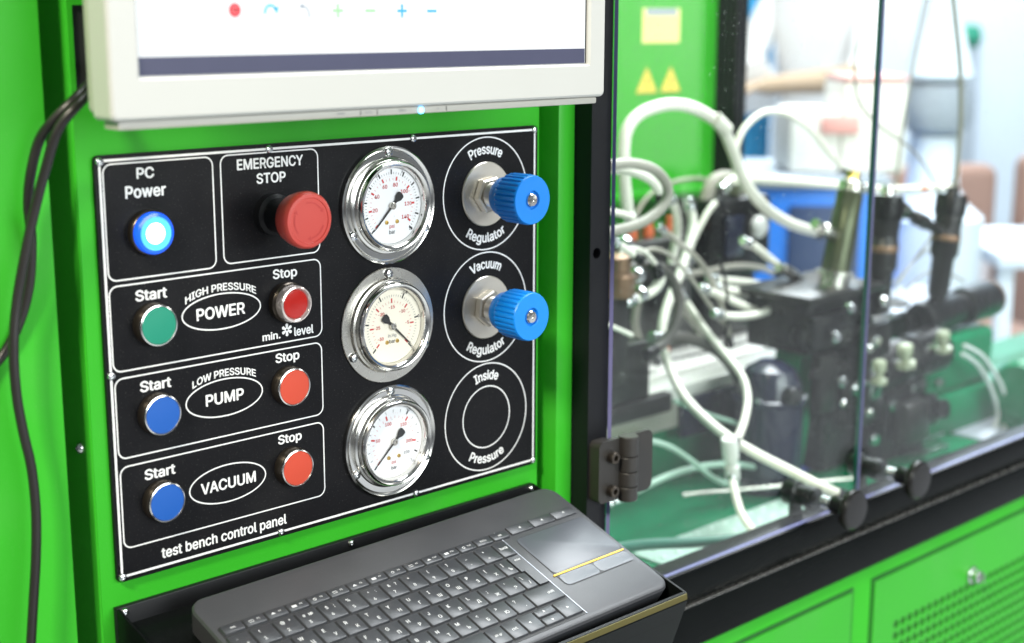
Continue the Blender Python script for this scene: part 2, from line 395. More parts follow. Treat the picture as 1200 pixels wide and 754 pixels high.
# world-space centre lines (metres) of hoses, cables and turned parts
HOSES = [
    ('hose', 'thick ivory hose arching high in front of the green back wall', 0.0079, 'hose', [(0.899, 0.33, 0.1346), (0.8896, 0.33, 0.186), (0.8869, 0.33, 0.2287), (0.894, 0.33, 0.2547), (0.9174, 0.33, 0.2716), (0.9562, 0.33, 0.2795), (0.993, 0.33, 0.2791), (1.033, 0.33, 0.2698), (1.0784, 0.33, 0.2476), (1.1038, 0.33, 0.2156), (1.1243, 0.33, 0.182), (1.1506, 0.33, 0.1531), (1.1933, 0.33, 0.1232), (1.2513, 0.33, 0.0984), (1.3199, 0.33, 0.0804)], None),
    ('hose', 'slender ivory hose arching behind the thick arched hose', 0.0045, 'hose', [(1.2243, 0.42, 0.1899), (1.2347, 0.42, 0.2176), (1.2537, 0.42, 0.2364), (1.2875, 0.42, 0.2509), (1.3249, 0.42, 0.2518), (1.3684, 0.42, 0.241), (1.414, 0.42, 0.2195), (1.4598, 0.42, 0.1854), (1.5145, 0.42, 0.1468)], None),
    ('tube', 'straight pale plastic tube running level to the green injector', 0.0067, 'hose', [(1.1227, 0.36, 0.1574), (1.1411, 0.36, 0.1666), (1.1793, 0.36, 0.1685), (1.268, 0.36, 0.1582), (1.4256, 0.36, 0.1372)], None),
    ('tube', 'straight pale plastic tube between the two black injectors', 0.0058, 'hose', [(1.3483, 0.28, 0.1477), (1.4116, 0.28, 0.1414), (1.5065, 0.28, 0.1338), (1.6017, 0.28, 0.1303)], None),
    ('hose', 'grey-beige hose curling in a loop beside the black door post', 0.006, 'hosegrey', [(0.6445, 0.16, 0.2361), (0.6813, 0.16, 0.2363), (0.7139, 0.16, 0.235), (0.7477, 0.16, 0.2262), (0.7684, 0.16, 0.2106), (0.7719, 0.16, 0.1932), (0.7565, 0.16, 0.1793), (0.727, 0.16, 0.1688), (0.6912, 0.16, 0.1648), (0.6524, 0.16, 0.1632)], None),
    ('hose', 'short white hose tucked inside the curled loop', 0.0053, 'hose', [(0.6974, 0.21, 0.2249), (0.7361, 0.21, 0.2231), (0.7704, 0.21, 0.2178), (0.8, 0.21, 0.2069), (0.8169, 0.21, 0.1908), (0.822, 0.21, 0.1765)], None),
    ('hose', 'short upright cream hose left of the long red-banded hose', 0.0057, 'hose', [(1.0109, 0.36, 0.1594), (1.0259, 0.36, 0.1331), (1.0287, 0.36, 0.1075), (1.0228, 0.36, 0.078), (1.0133, 0.36, 0.0513)], None),
    ('hose', 'long cream hose with a red band sweeping down to the door latch', 0.0058, 'hose', [(1.0276, 0.34, 0.1508), (1.0256, 0.33, 0.1225), (1.0043, 0.32, 0.0917), (0.9779, 0.31, 0.0643), (0.9484, 0.3, 0.0392), (0.9242, 0.29, 0.0162), (0.9101, 0.28, -0.0067), (0.8993, 0.26, -0.0358), (0.8877, 0.23, -0.0611), (0.871, 0.19, -0.076), (0.8709, 0.15, -0.0954), (0.8774, 0.11, -0.1111), (0.889, 0.07, -0.1254), (0.901, 0.03, -0.1392), (0.9237, 0.005, -0.1538)], None),
    ('hose', 'thin grey hose crossing in front of the upright hoses', 0.0038, 'hosegrey', [(0.8868, 0.27, 0.1378), (0.9249, 0.27, 0.1148), (0.9592, 0.27, 0.0926), (0.9879, 0.27, 0.0639), (1.0067, 0.27, 0.0358), (1.0243, 0.27, 0.0027), (1.037, 0.27, -0.0336)], None),
    ('hose', 'cream hose curving from the crossing down to the white coupling', 0.0048, 'hose', [(0.967, 0.3, 0.0412), (0.9695, 0.28, 0.018), (0.9683, 0.25, -0.0084), (0.9697, 0.22, -0.0325), (0.9597, 0.19, -0.0497), (0.9452, 0.17, -0.0696), (0.915, 0.15, -0.0859), (0.878, 0.13, -0.0957), (0.8541, 0.12, -0.1012)], None),
    ('hose', 'thick dark grey hose running behind the white coupling hose', 0.0078, 'hosedark', [(0.8689, 0.26, 0.0006), (0.9262, 0.26, -0.0059), (0.9869, 0.26, -0.0287), (1.0293, 0.26, -0.0607), (1.0552, 0.26, -0.1001), (1.0674, 0.26, -0.1497), (1.0855, 0.26, -0.2015)], None),
    ('hose', 'white drain hose dropping from the coupling to the drip tray', 0.0049, 'hose', [(0.8528, 0.12, -0.1364), (0.8342, 0.1, -0.1483), (0.8205, 0.08, -0.1648), (0.8075, 0.055, -0.1755), (0.8002, 0.03, -0.1871)], None),
    ('hose', 'ivory hose stub bent upward by the copper fitting', 0.006, 'hose', [(0.7742, 0.22, 0.0663), (0.8009, 0.22, 0.0688), (0.822, 0.22, 0.0743), (0.8338, 0.22, 0.0861), (0.8241, 0.22, 0.1006)], None),
    ('hose', 'dark rubber hose looped round the bent ivory stub', 0.0067, 'hosedark', [(0.7634, 0.24, 0.084), (0.7866, 0.24, 0.0963), (0.8225, 0.24, 0.1013), (0.8584, 0.24, 0.093), (0.8829, 0.24, 0.0721), (0.8936, 0.24, 0.0463), (0.885, 0.24, 0.0186), (0.8665, 0.24, 0.0), (0.8384, 0.24, -0.0094)], None),
    ('tube', 'uppermost of the cream tubes fanning into the black valve block', 0.0052, 'hose', [(1.0274, 0.3, 0.0517), (1.0823, 0.3, 0.0415), (1.1415, 0.3, 0.0294), (1.2156, 0.3, 0.0152)], None),
    ('tube', 'second cream tube down fanning into the black valve block', 0.0052, 'hose', [(1.0099, 0.28, 0.0452), (1.0626, 0.28, 0.0328), (1.1291, 0.28, 0.0148), (1.2051, 0.28, -0.0026)], None),
    ('tube', 'third cream tube down crossing the others to the black valve block', 0.005, 'hose', [(0.9606, 0.26, 0.0531), (1.01, 0.26, 0.0345), (1.0747, 0.26, 0.0087), (1.1424, 0.26, -0.0125)], None),
    ('tube', 'lowest cream tube lying flat before the black valve block', 0.005, 'hose', [(0.9646, 0.24, 0.0225), (1.0068, 0.24, 0.0132), (1.0482, 0.24, 0.0096), (1.0905, 0.24, 0.0129), (1.132, 0.24, 0.0178)], None),
    ('tube', 'short white tube joined to the valve block by a steel fitting', 0.0052, 'hose', [(1.0716, 0.28, 0.0994), (1.0943, 0.28, 0.0901), (1.1215, 0.28, 0.0744), (1.1576, 0.28, 0.0526)], None),
    ('tube', 'short white tube slanting beneath the curled loop hose', 0.0043, 'hose', [(0.7243, 0.2, 0.1467), (0.7444, 0.2, 0.1359), (0.7738, 0.2, 0.1179)], None),
    ('tube', 'pale tube stub half hidden by the curled loop hose', 0.004, 'hose', [(0.7655, 0.26, 0.1716), (0.8023, 0.26, 0.1633), (0.8436, 0.26, 0.1513)], None),
    ('tube', 'thin pale tube poking out low beside the door post', 0.0029, 'hose', [(0.704, 0.2, 0.0572), (0.7324, 0.2, 0.0452), (0.7617, 0.2, 0.0319)], None),
    ('hose', 'pale green hose lying over the drip tray behind the hinge', 0.0035, 'hosegreen', [(0.7089, 0.15, -0.071), (0.738, 0.15, -0.0789), (0.7755, 0.15, -0.0937), (0.8148, 0.15, -0.1184), (0.8524, 0.15, -0.1456), (0.8842, 0.15, -0.1623), (0.9181, 0.15, -0.1689)], None),
    ('hose', 'pale green hose curving under the drain coupling', 0.0042, 'hosegreen', [(0.7194, 0.19, -0.1584), (0.7635, 0.19, -0.1541), (0.8293, 0.19, -0.1478), (0.8974, 0.19, -0.1518), (0.9628, 0.19, -0.1649), (1.0305, 0.19, -0.1876)], None),
    ('hose', 'dark green bar lying across the perforated drip plate', 0.0058, 'bardkgreen', [(0.5265, 0.03, -0.1217), (0.626, 0.05, -0.1457), (0.7122, 0.04, -0.1623), (0.7841, 0.02, -0.1683)], None),  # plain dark bar shape, swept like the hoses
    ('hose', 'outer loop of clear tubing at the right end of the chamber', 0.0031, 'hoseclear', [(1.3753, 0.12, -0.0623), (1.4309, 0.12, -0.0873), (1.4813, 0.12, -0.1301), (1.516, 0.12, -0.1767), (1.5102, 0.12, -0.2073), (1.457, 0.12, -0.2228), (1.3722, 0.12, -0.2206)], None),
    ('hose', 'inner loop of clear tubing at the right end of the chamber', 0.0031, 'hoseclear', [(1.3904, 0.13, -0.0787), (1.4365, 0.13, -0.1026), (1.4762, 0.13, -0.1402), (1.5048, 0.13, -0.1819), (1.4986, 0.13, -0.2097), (1.4575, 0.13, -0.2212), (1.3776, 0.13, -0.2189)], None),
    ('signal_cable', 'thin grey cable hanging straight to the tube between the injectors', 0.002, 'cablegrey', [(1.5582, 0.32, 0.4345), (1.5439, 0.32, 0.39), (1.5248, 0.32, 0.301), (1.5064, 0.32, 0.2049), (1.4995, 0.32, 0.1335)], None),
    ('signal_cable', 'thicker olive cable hanging straight down to the right black injector', 0.0038, 'cablegrey', [(1.487, 0.24, 0.4326), (1.5019, 0.24, 0.3903), (1.5258, 0.24, 0.316), (1.538, 0.24, 0.24), (1.5354, 0.24, 0.1634), (1.5281, 0.24, 0.1227)], None),
    ('signal_cable', 'thin cable curving from the glass edge to the right injector', 0.0018, 'cablegrey', [(1.3334, 0.26, 0.4306), (1.2997, 0.26, 0.3843), (1.281, 0.26, 0.3383), (1.2905, 0.26, 0.2799), (1.3479, 0.26, 0.2394), (1.4377, 0.26, 0.2001), (1.4944, 0.26, 0.1584), (1.5388, 0.26, 0.1147)], None),
    ('signal_cable', 'thin black lead slanting from the T-pipe to the grey plate', 0.0019, 'cablegrey', [(1.4825, 0.24, 0.0752), (1.4385, 0.24, 0.0439), (1.3949, 0.24, 0.0171), (1.3686, 0.24, 0.0077)], None),
    ('hose', 'thin grey tube climbing the green back wall beside the notice sticker', 0.0031, 'hosegrey', [(1.074, 0.5, 0.0531), (1.0913, 0.5, 0.0885), (1.1161, 0.5, 0.1234), (1.1492, 0.5, 0.143), (1.1969, 0.5, 0.1519), (1.2505, 0.5, 0.1504), (1.2922, 0.5, 0.1343)], None),
    ('hose', 'grey hose sagging under the black valve unit', 0.0043, 'hosegrey', [(1.0919, 0.4, 0.0366), (1.1485, 0.4, 0.0347), (1.2112, 0.4, 0.0348), (1.2687, 0.4, 0.0255), (1.3161, 0.4, 0.0096)], None),
    ('hose', 'white tube bending up from the pump head to the elbow pipe', 0.0042, 'hose', [(1.0775, 0.4, 0.0287), (1.1001, 0.4, 0.0623), (1.1228, 0.4, 0.0962), (1.148, 0.4, 0.1241), (1.1722, 0.4, 0.1378)], None),
    ('hose', 'slack grey tube hooked over the crossing hoses', 0.0027, 'hosegrey', [(0.8341, 0.26, 0.1089), (0.865, 0.26, 0.1138), (0.8989, 0.26, 0.1016), (0.9328, 0.26, 0.0741), (0.9716, 0.26, 0.0362), (1.0046, 0.26, 0.0026)], None),
    ('signal_cable', 'black lead trailing over the pale test bed', 0.0018, 'iron', [(0.9094, 0.33, -0.0555), (0.9684, 0.33, -0.0561), (1.0335, 0.33, -0.0572), (1.1036, 0.33, -0.0588), (1.171, 0.33, -0.057), (1.2315, 0.33, -0.0586)], None),
    ('signal_cable', 'black lead hanging between the crossing hoses and the bed', 0.0022, 'iron', [(0.9677, 0.24, 0.0964), (0.9832, 0.24, 0.0618), (0.9903, 0.24, 0.0255), (0.9886, 0.24, -0.0076), (0.9815, 0.24, -0.0379)], None),
    ('hose', 'thin grey-beige tube diving from the crossing to the bed edge', 0.0034, 'hosegrey', [(0.9674, 0.31, 0.0296), (0.9961, 0.31, 0.0029), (1.0294, 0.31, -0.0297), (1.0634, 0.31, -0.0586), (1.0942, 0.31, -0.078)], None),
    ('hose', 'grey hose dropping behind the clamp block', 0.0051, 'hosegrey', [(0.9427, 0.36, 0.0643), (0.9539, 0.36, 0.0288), (0.9481, 0.36, -0.0048), (0.9627, 0.36, -0.0383), (0.9948, 0.36, -0.0657)], None),
    ('hose', 'white tube stub leaving the copper fitting', 0.003, 'hose', [(0.761, 0.22, 0.1219), (0.7813, 0.22, 0.1276), (0.8053, 0.22, 0.121), (0.824, 0.22, 0.1047)], None),
    ('hose', 'thin clear tube arching over the mounting plate', 0.0025, 'hoseclear', [(1.3814, 0.24, -0.0066), (1.4103, 0.24, 0.0242), (1.4546, 0.24, 0.0472), (1.497, 0.24, 0.0556)], None),
    ('signal_cable', 'olive lead slanting down to the end of the fuel rail', 0.002, 'cablegrey', [(1.4418, 0.26, -0.0107), (1.4926, 0.26, 0.0065), (1.5471, 0.26, 0.0053), (1.6169, 0.26, -0.0194)], None),
    ('hose', 'thin white tube lying on the deep green chamber floor', 0.0028, 'hosegreen', [(0.8648, 0.22, -0.0691), (0.9321, 0.22, -0.0991), (1.0068, 0.22, -0.1294), (1.0695, 0.22, -0.1653), (1.1204, 0.22, -0.2095)], None),
]
AX = {
    'i1': ((1.1968, 0.2, 0.1768), (1.1657, 0.2, 0.0538), [0.0159, 0.017]),
    'i1side': ((1.1757, 0.2, 0.0987), (1.1151, 0.2, 0.1275), [0.0079, 0.0079]),
    'i1base': ((1.1673, 0.2, 0.0582), (1.1604, 0.2, 0.0221), [0.0228, 0.0228]),
    'i2': ((1.2839, 0.2, 0.1515), (1.2748, 0.2, -0.0588), [0.0201, 0.0154]),
    'i3': ((1.4569, 0.2, 0.1373), (1.4287, 0.2, -0.0415), [0.0212, 0.015]),
    'tp': ((1.2983, 0.2, 0.1361), (1.4325, 0.2, 0.0845), [0.0103, 0.0103]),
    'endrail': ((1.4055, 0.2, -0.0446), (1.5891, 0.2, -0.0307), [0.0282, 0.0282]),
    'railA': ((1.2079, 0.17, -0.0862), (1.358, 0.17, -0.068), [0.0356, 0.0356]),
    'pump': ((1.0343, 0.2, -0.0395), (1.0288, 0.2, -0.1525), [0.0342, 0.0342]),
    'fit': ((1.1298, 0.26, 0.0585), (1.1657, 0.26, 0.0436), [0.0081, 0.0081]),
    'coup1': ((0.8456, 0.12, -0.0911), (0.8519, 0.12, -0.1195), [0.0095, 0.0095]),
    'coup2': ((0.8519, 0.12, -0.1195), (0.8565, 0.12, -0.1457), [0.008, 0.008]),
    'c1': ((1.1608, 0.12, -0.0438), (1.1604, 0.12, -0.0805), [0.0123, 0.0123]),
    'c2': ((1.217, 0.12, -0.0318), (1.2252, 0.12, -0.0682), [0.0148, 0.0148]),
    'c3': ((1.314, 0.12, -0.0287), (1.3203, 0.12, -0.0622), [0.0129, 0.0129]),
    'band': ((0.9078, 0.275, -0.0144), (0.9115, 0.275, -0.0238), [0.007, 0.007]),
    'cuff': ((1.059, 0.325, 0.2589), (1.0851, 0.325, 0.242), [0.0096, 0.0096]),
}
CABLES = [
    [(0.0245, 0.03, 0.353), (-0.0052, -0.014, 0.3496), (-0.0279, -0.034, 0.3399), (-0.0411, -0.029, 0.3265), (-0.0462, -0.019, 0.314), (-0.0509, -0.014, 0.293), (-0.0516, -0.009, 0.2731), (-0.0495, -0.006, 0.249), (-0.0514, -0.002, 0.2192), (-0.0582, 0.002, 0.1947), (-0.0694, 0.006, 0.1742), (-0.0887, 0.006, 0.1593)],
    [(0.0261, 0.03, 0.349), (-0.003, -0.014, 0.3463), (-0.0284, -0.039, 0.337), (-0.0416, -0.036, 0.3216), (-0.0476, -0.029, 0.2982), (-0.0519, -0.022, 0.276), (-0.0581, -0.018, 0.2496), (-0.0655, -0.014, 0.2138), (-0.0699, -0.014, 0.1839), (-0.0703, -0.014, 0.1542), (-0.0676, -0.014, 0.128), (-0.0636, -0.014, 0.1013), (-0.0627, -0.014, 0.0712), (-0.0649, -0.014, 0.0403), (-0.0687, -0.014, 0.0102), (-0.0727, -0.014, -0.0213), (-0.076, -0.014, -0.0509)],
]

# ================================================================== THE TEST BENCH CABINET
mm = 0.001
bench = thing('test_bench_cabinet', 'bright green sheet-metal test bench cabinet with black door post and sills', 'cabinet', (0.4, 0.1, -0.92))
BL = Vector((0.4, 0.1, -0.92))
def bpart(mb, name, mats, **k):
    mb.v = [tuple(Vector(p) - BL) for p in mb.v]
    return mb.build(name, mats, bench, **k)
# green front sheet round the control panel, with the cable slot cut into it
m = MB()
for (x0, x1, z0, z1) in ((-0.011, 0.4165, -0.92, 0.336), (-0.011, -0.0074, 0.336, 0.3975), (0.052, 0.4165, 0.336, 0.3975), (-0.011, 0.4165, 0.3975, 0.70)):
    m.add([(x0, .0035, z0), (x1, .0035, z0), (x1, .0035, z1), (x0, .0035, z1), (x0, .0062, z0), (x1, .0062, z0), (x1, .0062, z1), (x0, .0062, z1)],
          [[0, 1, 2, 3], [7, 6, 5, 4], [0, 4, 5, 1], [1, 5, 6, 2], [2, 6, 7, 3], [3, 7, 4, 0]])
bpart(m, 'front_sheet', 'green', flat=True)
m = MB(); m.lathe((-.0092, .0062, -.92), (0, 0, 1), [(.0027, 0), (.0027, 1.62)], seg=24)
bpart(m, 'sheet_fold', 'green')
bpart(MB().box(-.0074, .052, .0064, .060, .336, .3975), 'cable_slot', 'kwell')
bpart(MB().box(-.0112, -.0092, .0062, .199, -.92, .70), 'side_sheet', 'green')
bpart(MB().box(-.2, .4160, .20, .202, -.92, .70), 'inner_backing', 'green')
# folded green wing left of the control panel
m = MB(); a = R(12)
p0 = Vector((-.0325, .0, 0)); d = Vector((-math.cos(a), math.sin(a), 0)); n = Vector((math.sin(a), math.cos(a), 0))
q = [p0, p0 + d * .5, p0 + d * .5 + n * .0025, p0 + n * .0025]
m.add([(v.x, v.y, -.92) for v in q] + [(v.x, v.y, .70) for v in q], [[0, 1, 2, 3], [7, 6, 5, 4], [0, 4, 5, 1], [1, 5, 6, 2], [2, 6, 7, 3], [3, 7, 4, 0]])
bpart(m, 'wing_panel', 'green', angle=20)
# pillar to the right of the control panel
bpart(MB().box(.4277, .4477, -.0093, .060, -.92, .70, .0012), 'corner_pillar', 'green')
# black door post with its round hole
m = MB(); yp = -.0288
hx, hz, hr = .4565, .1882, .0048; N = 24
def rect_hole(m, x0, x1, z0, z1, y, mi=0):
    inner = [(hx + hr * math.cos(2 * math.pi * i / N), hz + hr * math.sin(2 * math.pi * i / N)) for i in range(N)]
    outer = []
    for i in range(N):
        c, s = math.cos(2 * math.pi * i / N), math.sin(2 * math.pi * i / N); k = .0075 / max(abs(c), abs(s))
        outer.append((hx + c * k, hz + s * k))
    vs = [(a, y, b) for a, b in inner] + [(a, y, b) for a, b in outer]
    m.add(vs, [[i, (i + 1) % N, N + (i + 1) % N, N + i] for i in range(N)], mi)
    for (a0, a1, b0, b1) in ((x0, x1, z0, hz - .0075), (x0, x1, hz + .0075, z1), (x0, hx - .0075, hz - .0075, hz + .0075), (hx + .0075, x1, hz - .0075, hz + .0075)):
        m.add([(a0, y, b0), (a1, y, b0), (a1, y, b1), (a0, y, b1)], [[0, 1, 2, 3]], mi)
rect_hole(m, .4481, .4732, -.1455, .70, yp)
m.add([(.4481, yp, -.1455), (.4481, .03, -.1455), (.4481, .03, .70), (.4481, yp, .70), (.4732, yp, -.1455), (.4732, .03, -.1455), (.4732, .03, .70), (.4732, yp, .70)],
      [[0, 1, 2, 3], [7, 6, 5, 4], [1, 5, 6, 2]])
m.lathe((hx, yp, hz), (0, 1, 0), [(hr, 0), (hr, .025), (0, .025)], seg=N)
bpart(m, 'door_post', 'blackpaint', flat=True)
# sills and lower green front
bpart(MB().box(.4477, 2.6, -.0288, .004, -.178, -.1445, .0022, 3), 'upper_sill', 'blackgloss')
bpart(MB().box(.4477, 2.6, -.0365, .003, -.2235, -.1785, .0012, 2), 'lower_sill', 'blackgloss')
bpart(MB().box(.4477, 2.6, -.0355, -.0292, -.1784, -.1778), 'sill_glint', 'steel')  # steel strip added for the bright reflection along the lower sill's top
bpart(MB().box(.4477, 2.6, -.030, .002, -.919, -.2240, .001), 'lower_front', 'green')
# two recessed cabinet doors; the right one has a punched ventilation field and a lock
lz = -.2475
for (x0, x1, vent) in ((.495, .884, False), (.9305, 1.62, True)):
    m = MB()
    fx0 = .974; fz1 = -.3075; pit = .0148; nx, nz = 36, 18
    if vent:
        fx1 = fx0 + nx * pit; fz0 = fz1 - nz * pit
        for (a0, a1, b0, b1) in ((x0, fx0, fz0, fz1), (fx1, x1, fz0, fz1), (x0, x1, fz1, lz), (x0, x1, -.919, fz0)):
            m.add([(a0, -.0328, b0), (a1, -.0328, b0), (a1, -.0328, b1), (a0, -.0328, b1)], [[0, 1, 2, 3]])
    else:
        m.add([(x0, -.0328, -.919), (x1, -.0328, -.919), (x1, -.0328, lz), (x0, -.0328, lz)], [[0, 1, 2, 3]])
    m.add([(x0, -.0328, -.919), (x0, -.0328, lz), (x1, -.0328, lz), (x1, -.0328, -.919), (x0, -.0302, -.919), (x0, -.0302, lz), (x1, -.0302, lz), (x1, -.0302, -.919)],
          [[0, 1, 5, 4], [1, 2, 6, 5], [2, 3, 7, 6]])
    door = bpart(m, 'cabinet_door', 'green', flat=True)
    g = MB()
    g.box(x0 - .0045, x0 - .0003, -.0311, -.0296, -.919, lz + .0045).box(x0 - .0003, x1 + .0003, -.0311, -.0296, lz + .0003, lz + .0045).box(x1 + .0003, x1 + .0045, -.0311, -.0296, -.919, lz + .0045)
    bpart(g, 'door_gap', 'greengap', flat=True)
    if vent:
        v = MB()
        for i in range(nx):
            for j in range(nz):
                cx = fx0 + (i + .5) * pit; cz = fz1 - (j + .5) * pit; r = .0056; k = pit / 2
                vs = []
                for t in range(8):
                    c, s = math.cos(R(45 * t)), math.sin(R(45 * t)); q = k / max(abs(c), abs(s))
                    vs.append((cx + r * c, -.0328, cz + r * s)); vs.append((cx + c * q, -.0328, cz + s * q)); vs.append((cx + r * c, -.0306, cz + r * s))
                fs = []
                for t in range(8):
                    u = (t + 1) % 8
                    fs += [[3 * t, 3 * u, 3 * u + 1, 3 * t + 1], [3 * t, 3 * t + 2, 3 * u + 2, 3 * u]]
                v.add([Vector(p) - BL for p in vs], fs)
        vo = v.build('ventilation_field', 'green', door, kind='stuff', flat=True)
        b = MB().add([Vector((x, -.0304, z)) - BL for x, z in ((fx0, fz0), (fx1, fz0), (fx1, fz1), (fx0, fz1))], [[0, 1, 2, 3]])
        b.build('vent_backing', 'kwell', door, flat=True)
        l = MB(); lc = Vector((1.153, -.0328, -.299)) - BL
        l.lathe(lc, (0, -1, 0), [(.011, 0), (.011, .003), (.0085, .004), (.008, .012), (.0065, .013), (0, .013)], seg=28)
        l.box(lc.x - .0012, lc.x + .0012, lc.y - .018, lc.y - .012, lc.z - .006, lc.z + .006, .0004)
        l.build('lock', 'zinc', door)
# chamber: green back wall with a ledge, dark corner post, deck
bpart(MB().box(.46, 1.402, .600, .620, .128, .95), 'back_wall', 'green')
bpart(MB().box(.46, 1.402, .575, .620, .112, .127, .002), 'back_ledge', 'green')
bpart(MB().box(.46, 1.402, .605, .620, -.20, .111), 'lower_back_wall', 'green')
bpart(MB().box(1.403, 1.432, .560, .620, -.20, .95, .002), 'back_post', 'blackpaint')
bpart(MB().box(.4735, 2.55, .0045, .43, -.230, -.212), 'chamber_floor', 'greendark')
# perforated drip plate
dp = MB()
dp.box(.72, 1.06, .012, .155, -.2115, -.2095, .0006)
dpo = bpart(dp, 'drip_plate', 'greensteel')
st = MB()
for i in range(12):
    for j in range(6):
        x = .735 + i * .0255 + (j % 2) * .0127; y = .024 + j * .0245
        st.lathe(Vector((x, y, -.2095)) - BL, (0, 0, 1), [(.0048, 0), (.0040, .0016), (.0018, .0024), (0, .0025)], seg=10)
st.build('plate_stud', 'stud', dpo, kind='stuff')

def screw(loc, axis, r=.0031, h=.0022, parent=None, matn='zinc', name='screw'):
    m = MB(); loc = Vector(loc)
    m.lathe((0, 0, 0), axis, [(r, 0), (r * .98, h * .35), (r * .8, h * .8), (r * .42, h), (r * .38, h * .55), (0, h * .55)], seg=20)
    return m.build(name, matn, parent, loc=loc)
screw(Vector((-.0112, .0207, .0971)) - BL, (-1, 0, 0), .0042, .003, bench)
screw(Vector((-.0112, .0207, .408)) - BL, (-1, 0, 0), .0042, .003, bench)

# ================================================================== CONTROL PANEL
cp = thing('control_panel', 'black test bench control panel plate with white lettering, buttons and gauges', 'control panel', (0, 0, 0))
W, H = .4113, .300
FR = lambda a, b, d: (a, -d, b)
PR = lambda a, b, d: (a, -.0003 - d, b)
m = MB(); m.prism(rounded(0, W, 0, H, .004), FR, -.0028, .0)
m.build('plate', 'panel', cp)
def line(pts, w):
    m = MB(); m.ribbon(pts, w, PR); return m.build('printed_line', 'print', cp, flat=True)
line(rounded(.0036, W - .0036, .0040, H - .0036, .003), .0017)
for (x0, x1, z0, z1) in ((5.8, 90.2, 214.8, 295 - 1.2), (96.7, 181, 216.3, 295 - 1), (5.6, 181, 151.5, 211), (6, 180.2, 89.5, 146.5), (6.4, 180, 24, 83.4)):
    line(rounded(x0 * mm, x1 * mm, z0 * mm, z1 * mm, .0062), .0010)
for (cx, cz, a, b) in ((93.4, 182.5, 32.8, 12.9), (93, 118.5, 32.4, 13.8), (93, 53.2, 32.7, 14.2)):
    line(oval(cx * mm, cz * mm, a * mm, b * mm, 56), .0010)
for (cx, cz, r) in ((351.3, 246.4, 46.8), (351.3, 150.4, 46.8), (351.7, 54.3, 47.0), (351.7, 54.3, 27.0)):
    line(oval(cx * mm, cz * mm, r * mm, r * mm, 72), .0010)
def word(t, x0, x1, z0, z1, bold=.025, warp=None):
    m = MB(); text_fit(m, t, x0 * mm, x1 * mm, z0 * mm, z1 * mm, PR, bold, warp)
    return m.build('lettering', 'print', cp, flat=True)
word('PC', 30.6, 44, 282.4, 290.2)
word('Power', 21.5, 52.5, 269.6, 278.2)
word('EMERGENCY', 110.3, 167.8, 282.6, 290.6)
word('STOP', 126.4, 151.9, 271.6, 279.4)
for z in (198.4, 134.0, 70.0): word('Start', 25, 49.6, z, z + 8.0)
for z in (198.4, 134.6, 71.2): word('Stop', 137.8, 159.6, z, z + 9.2)
word('POWER', 72.2, 112.8, 178.0, 187.0)
word('PUMP', 76.8, 109.2, 114.2, 123.0)
word('VACUUM', 69.6, 117, 48.8, 57.6)
word('min.', 127, 143, 155.0, 161.0, .026)
word('level', 155.4, 173.2, 154.6, 161.6, .026)
word('test bench control panel', 35.2, 143.4, 7.2, 17.4, .024)
def arch(cx, a, b):
    return lambda x, z: (x, z - b * mm * (1 - math.sqrt(max(0, 1 - ((x / mm - cx) / a) ** 2))))
word('HIGH PRESSURE', 63.6, 122.8, 197.4, 203.0, .022, arch(93.2, 34.5, 13.0))
word('LOW PRESSURE', 66.4, 120.2, 134.2, 139.8, .022, arch(93.2, 34.5, 13.4))
# little pump-level star
m = MB()
for i in range(6):
    t = R(60 * i + 30); c, s = math.cos(t), math.sin(t)
    P = [(148.9 + 1.3 * (c * a - s * b), 160.6 + 1.3 * (s * a + c * b)) for a, b in ((.6, -.5), (3.2, -1.0), (3.9, 0), (3.2, 1.0), (.6, .5))]
    m.add([PR(x * mm, z * mm, 0) for x, z in P], [[0, 1, 2, 3, 4]])
m.build('level_symbol', 'print', cp, flat=True)
def ringword(t, cx, cz, rad, h, half, top=True, bold=.025):
    """word bent along a circle: half = half angle in degrees"""
    L = rad * R(half) * 2 * mm
    vs, fs, a0, a1, b0, b1 = glyphs(t, bold); m = MB(); out = []
    asc = glyphs('P', bold)[5]; k = h * mm / asc
    for a, b, li in vs:
        u = ((a - a0) / (a1 - a0) - .5) * R(half) * 2
        if top: rr = rad * mm + b * k; x = cx * mm + rr * math.sin(u); z = cz * mm + rr * math.cos(u)
        else: rr = (rad + h) * mm - b * k; x = cx * mm + rr * math.sin(u); z = cz * mm - rr * math.cos(u)
        out.append(PR(x, z, li * 2e-5))
    m.add(out, fs); return m.build('lettering', 'print', cp, flat=True)
ringword('Pressure', 351.3, 246.4, 33.2, 8.0, 30)
ringword('Regulator', 351.3, 246.4, 32.6, 8.0, 34, False)
ringword('Vacuum', 351.3, 150.4, 33.2, 8.0, 28)
ringword('Regulator', 351.3, 150.4, 32.6, 8.0, 34, False)
ringword('Inside', 351.7, 54.3, 33.0, 8.0, 22)
ringword('Pressure', 351.7, 54.3, 32.6, 8.0, 31, False)
for (x, z) in ((3.7, 296), (138, 296.2), (273.5, 296.4), (407.4, 296.2), (3.7, 149.6), (407.6, 3.8), (272, 3.9), (137.8, 3.7), (3.8, 3.6)):
    screw((x * mm, 0, z * mm), (0, -1, 0), .0031, .0022, cp)

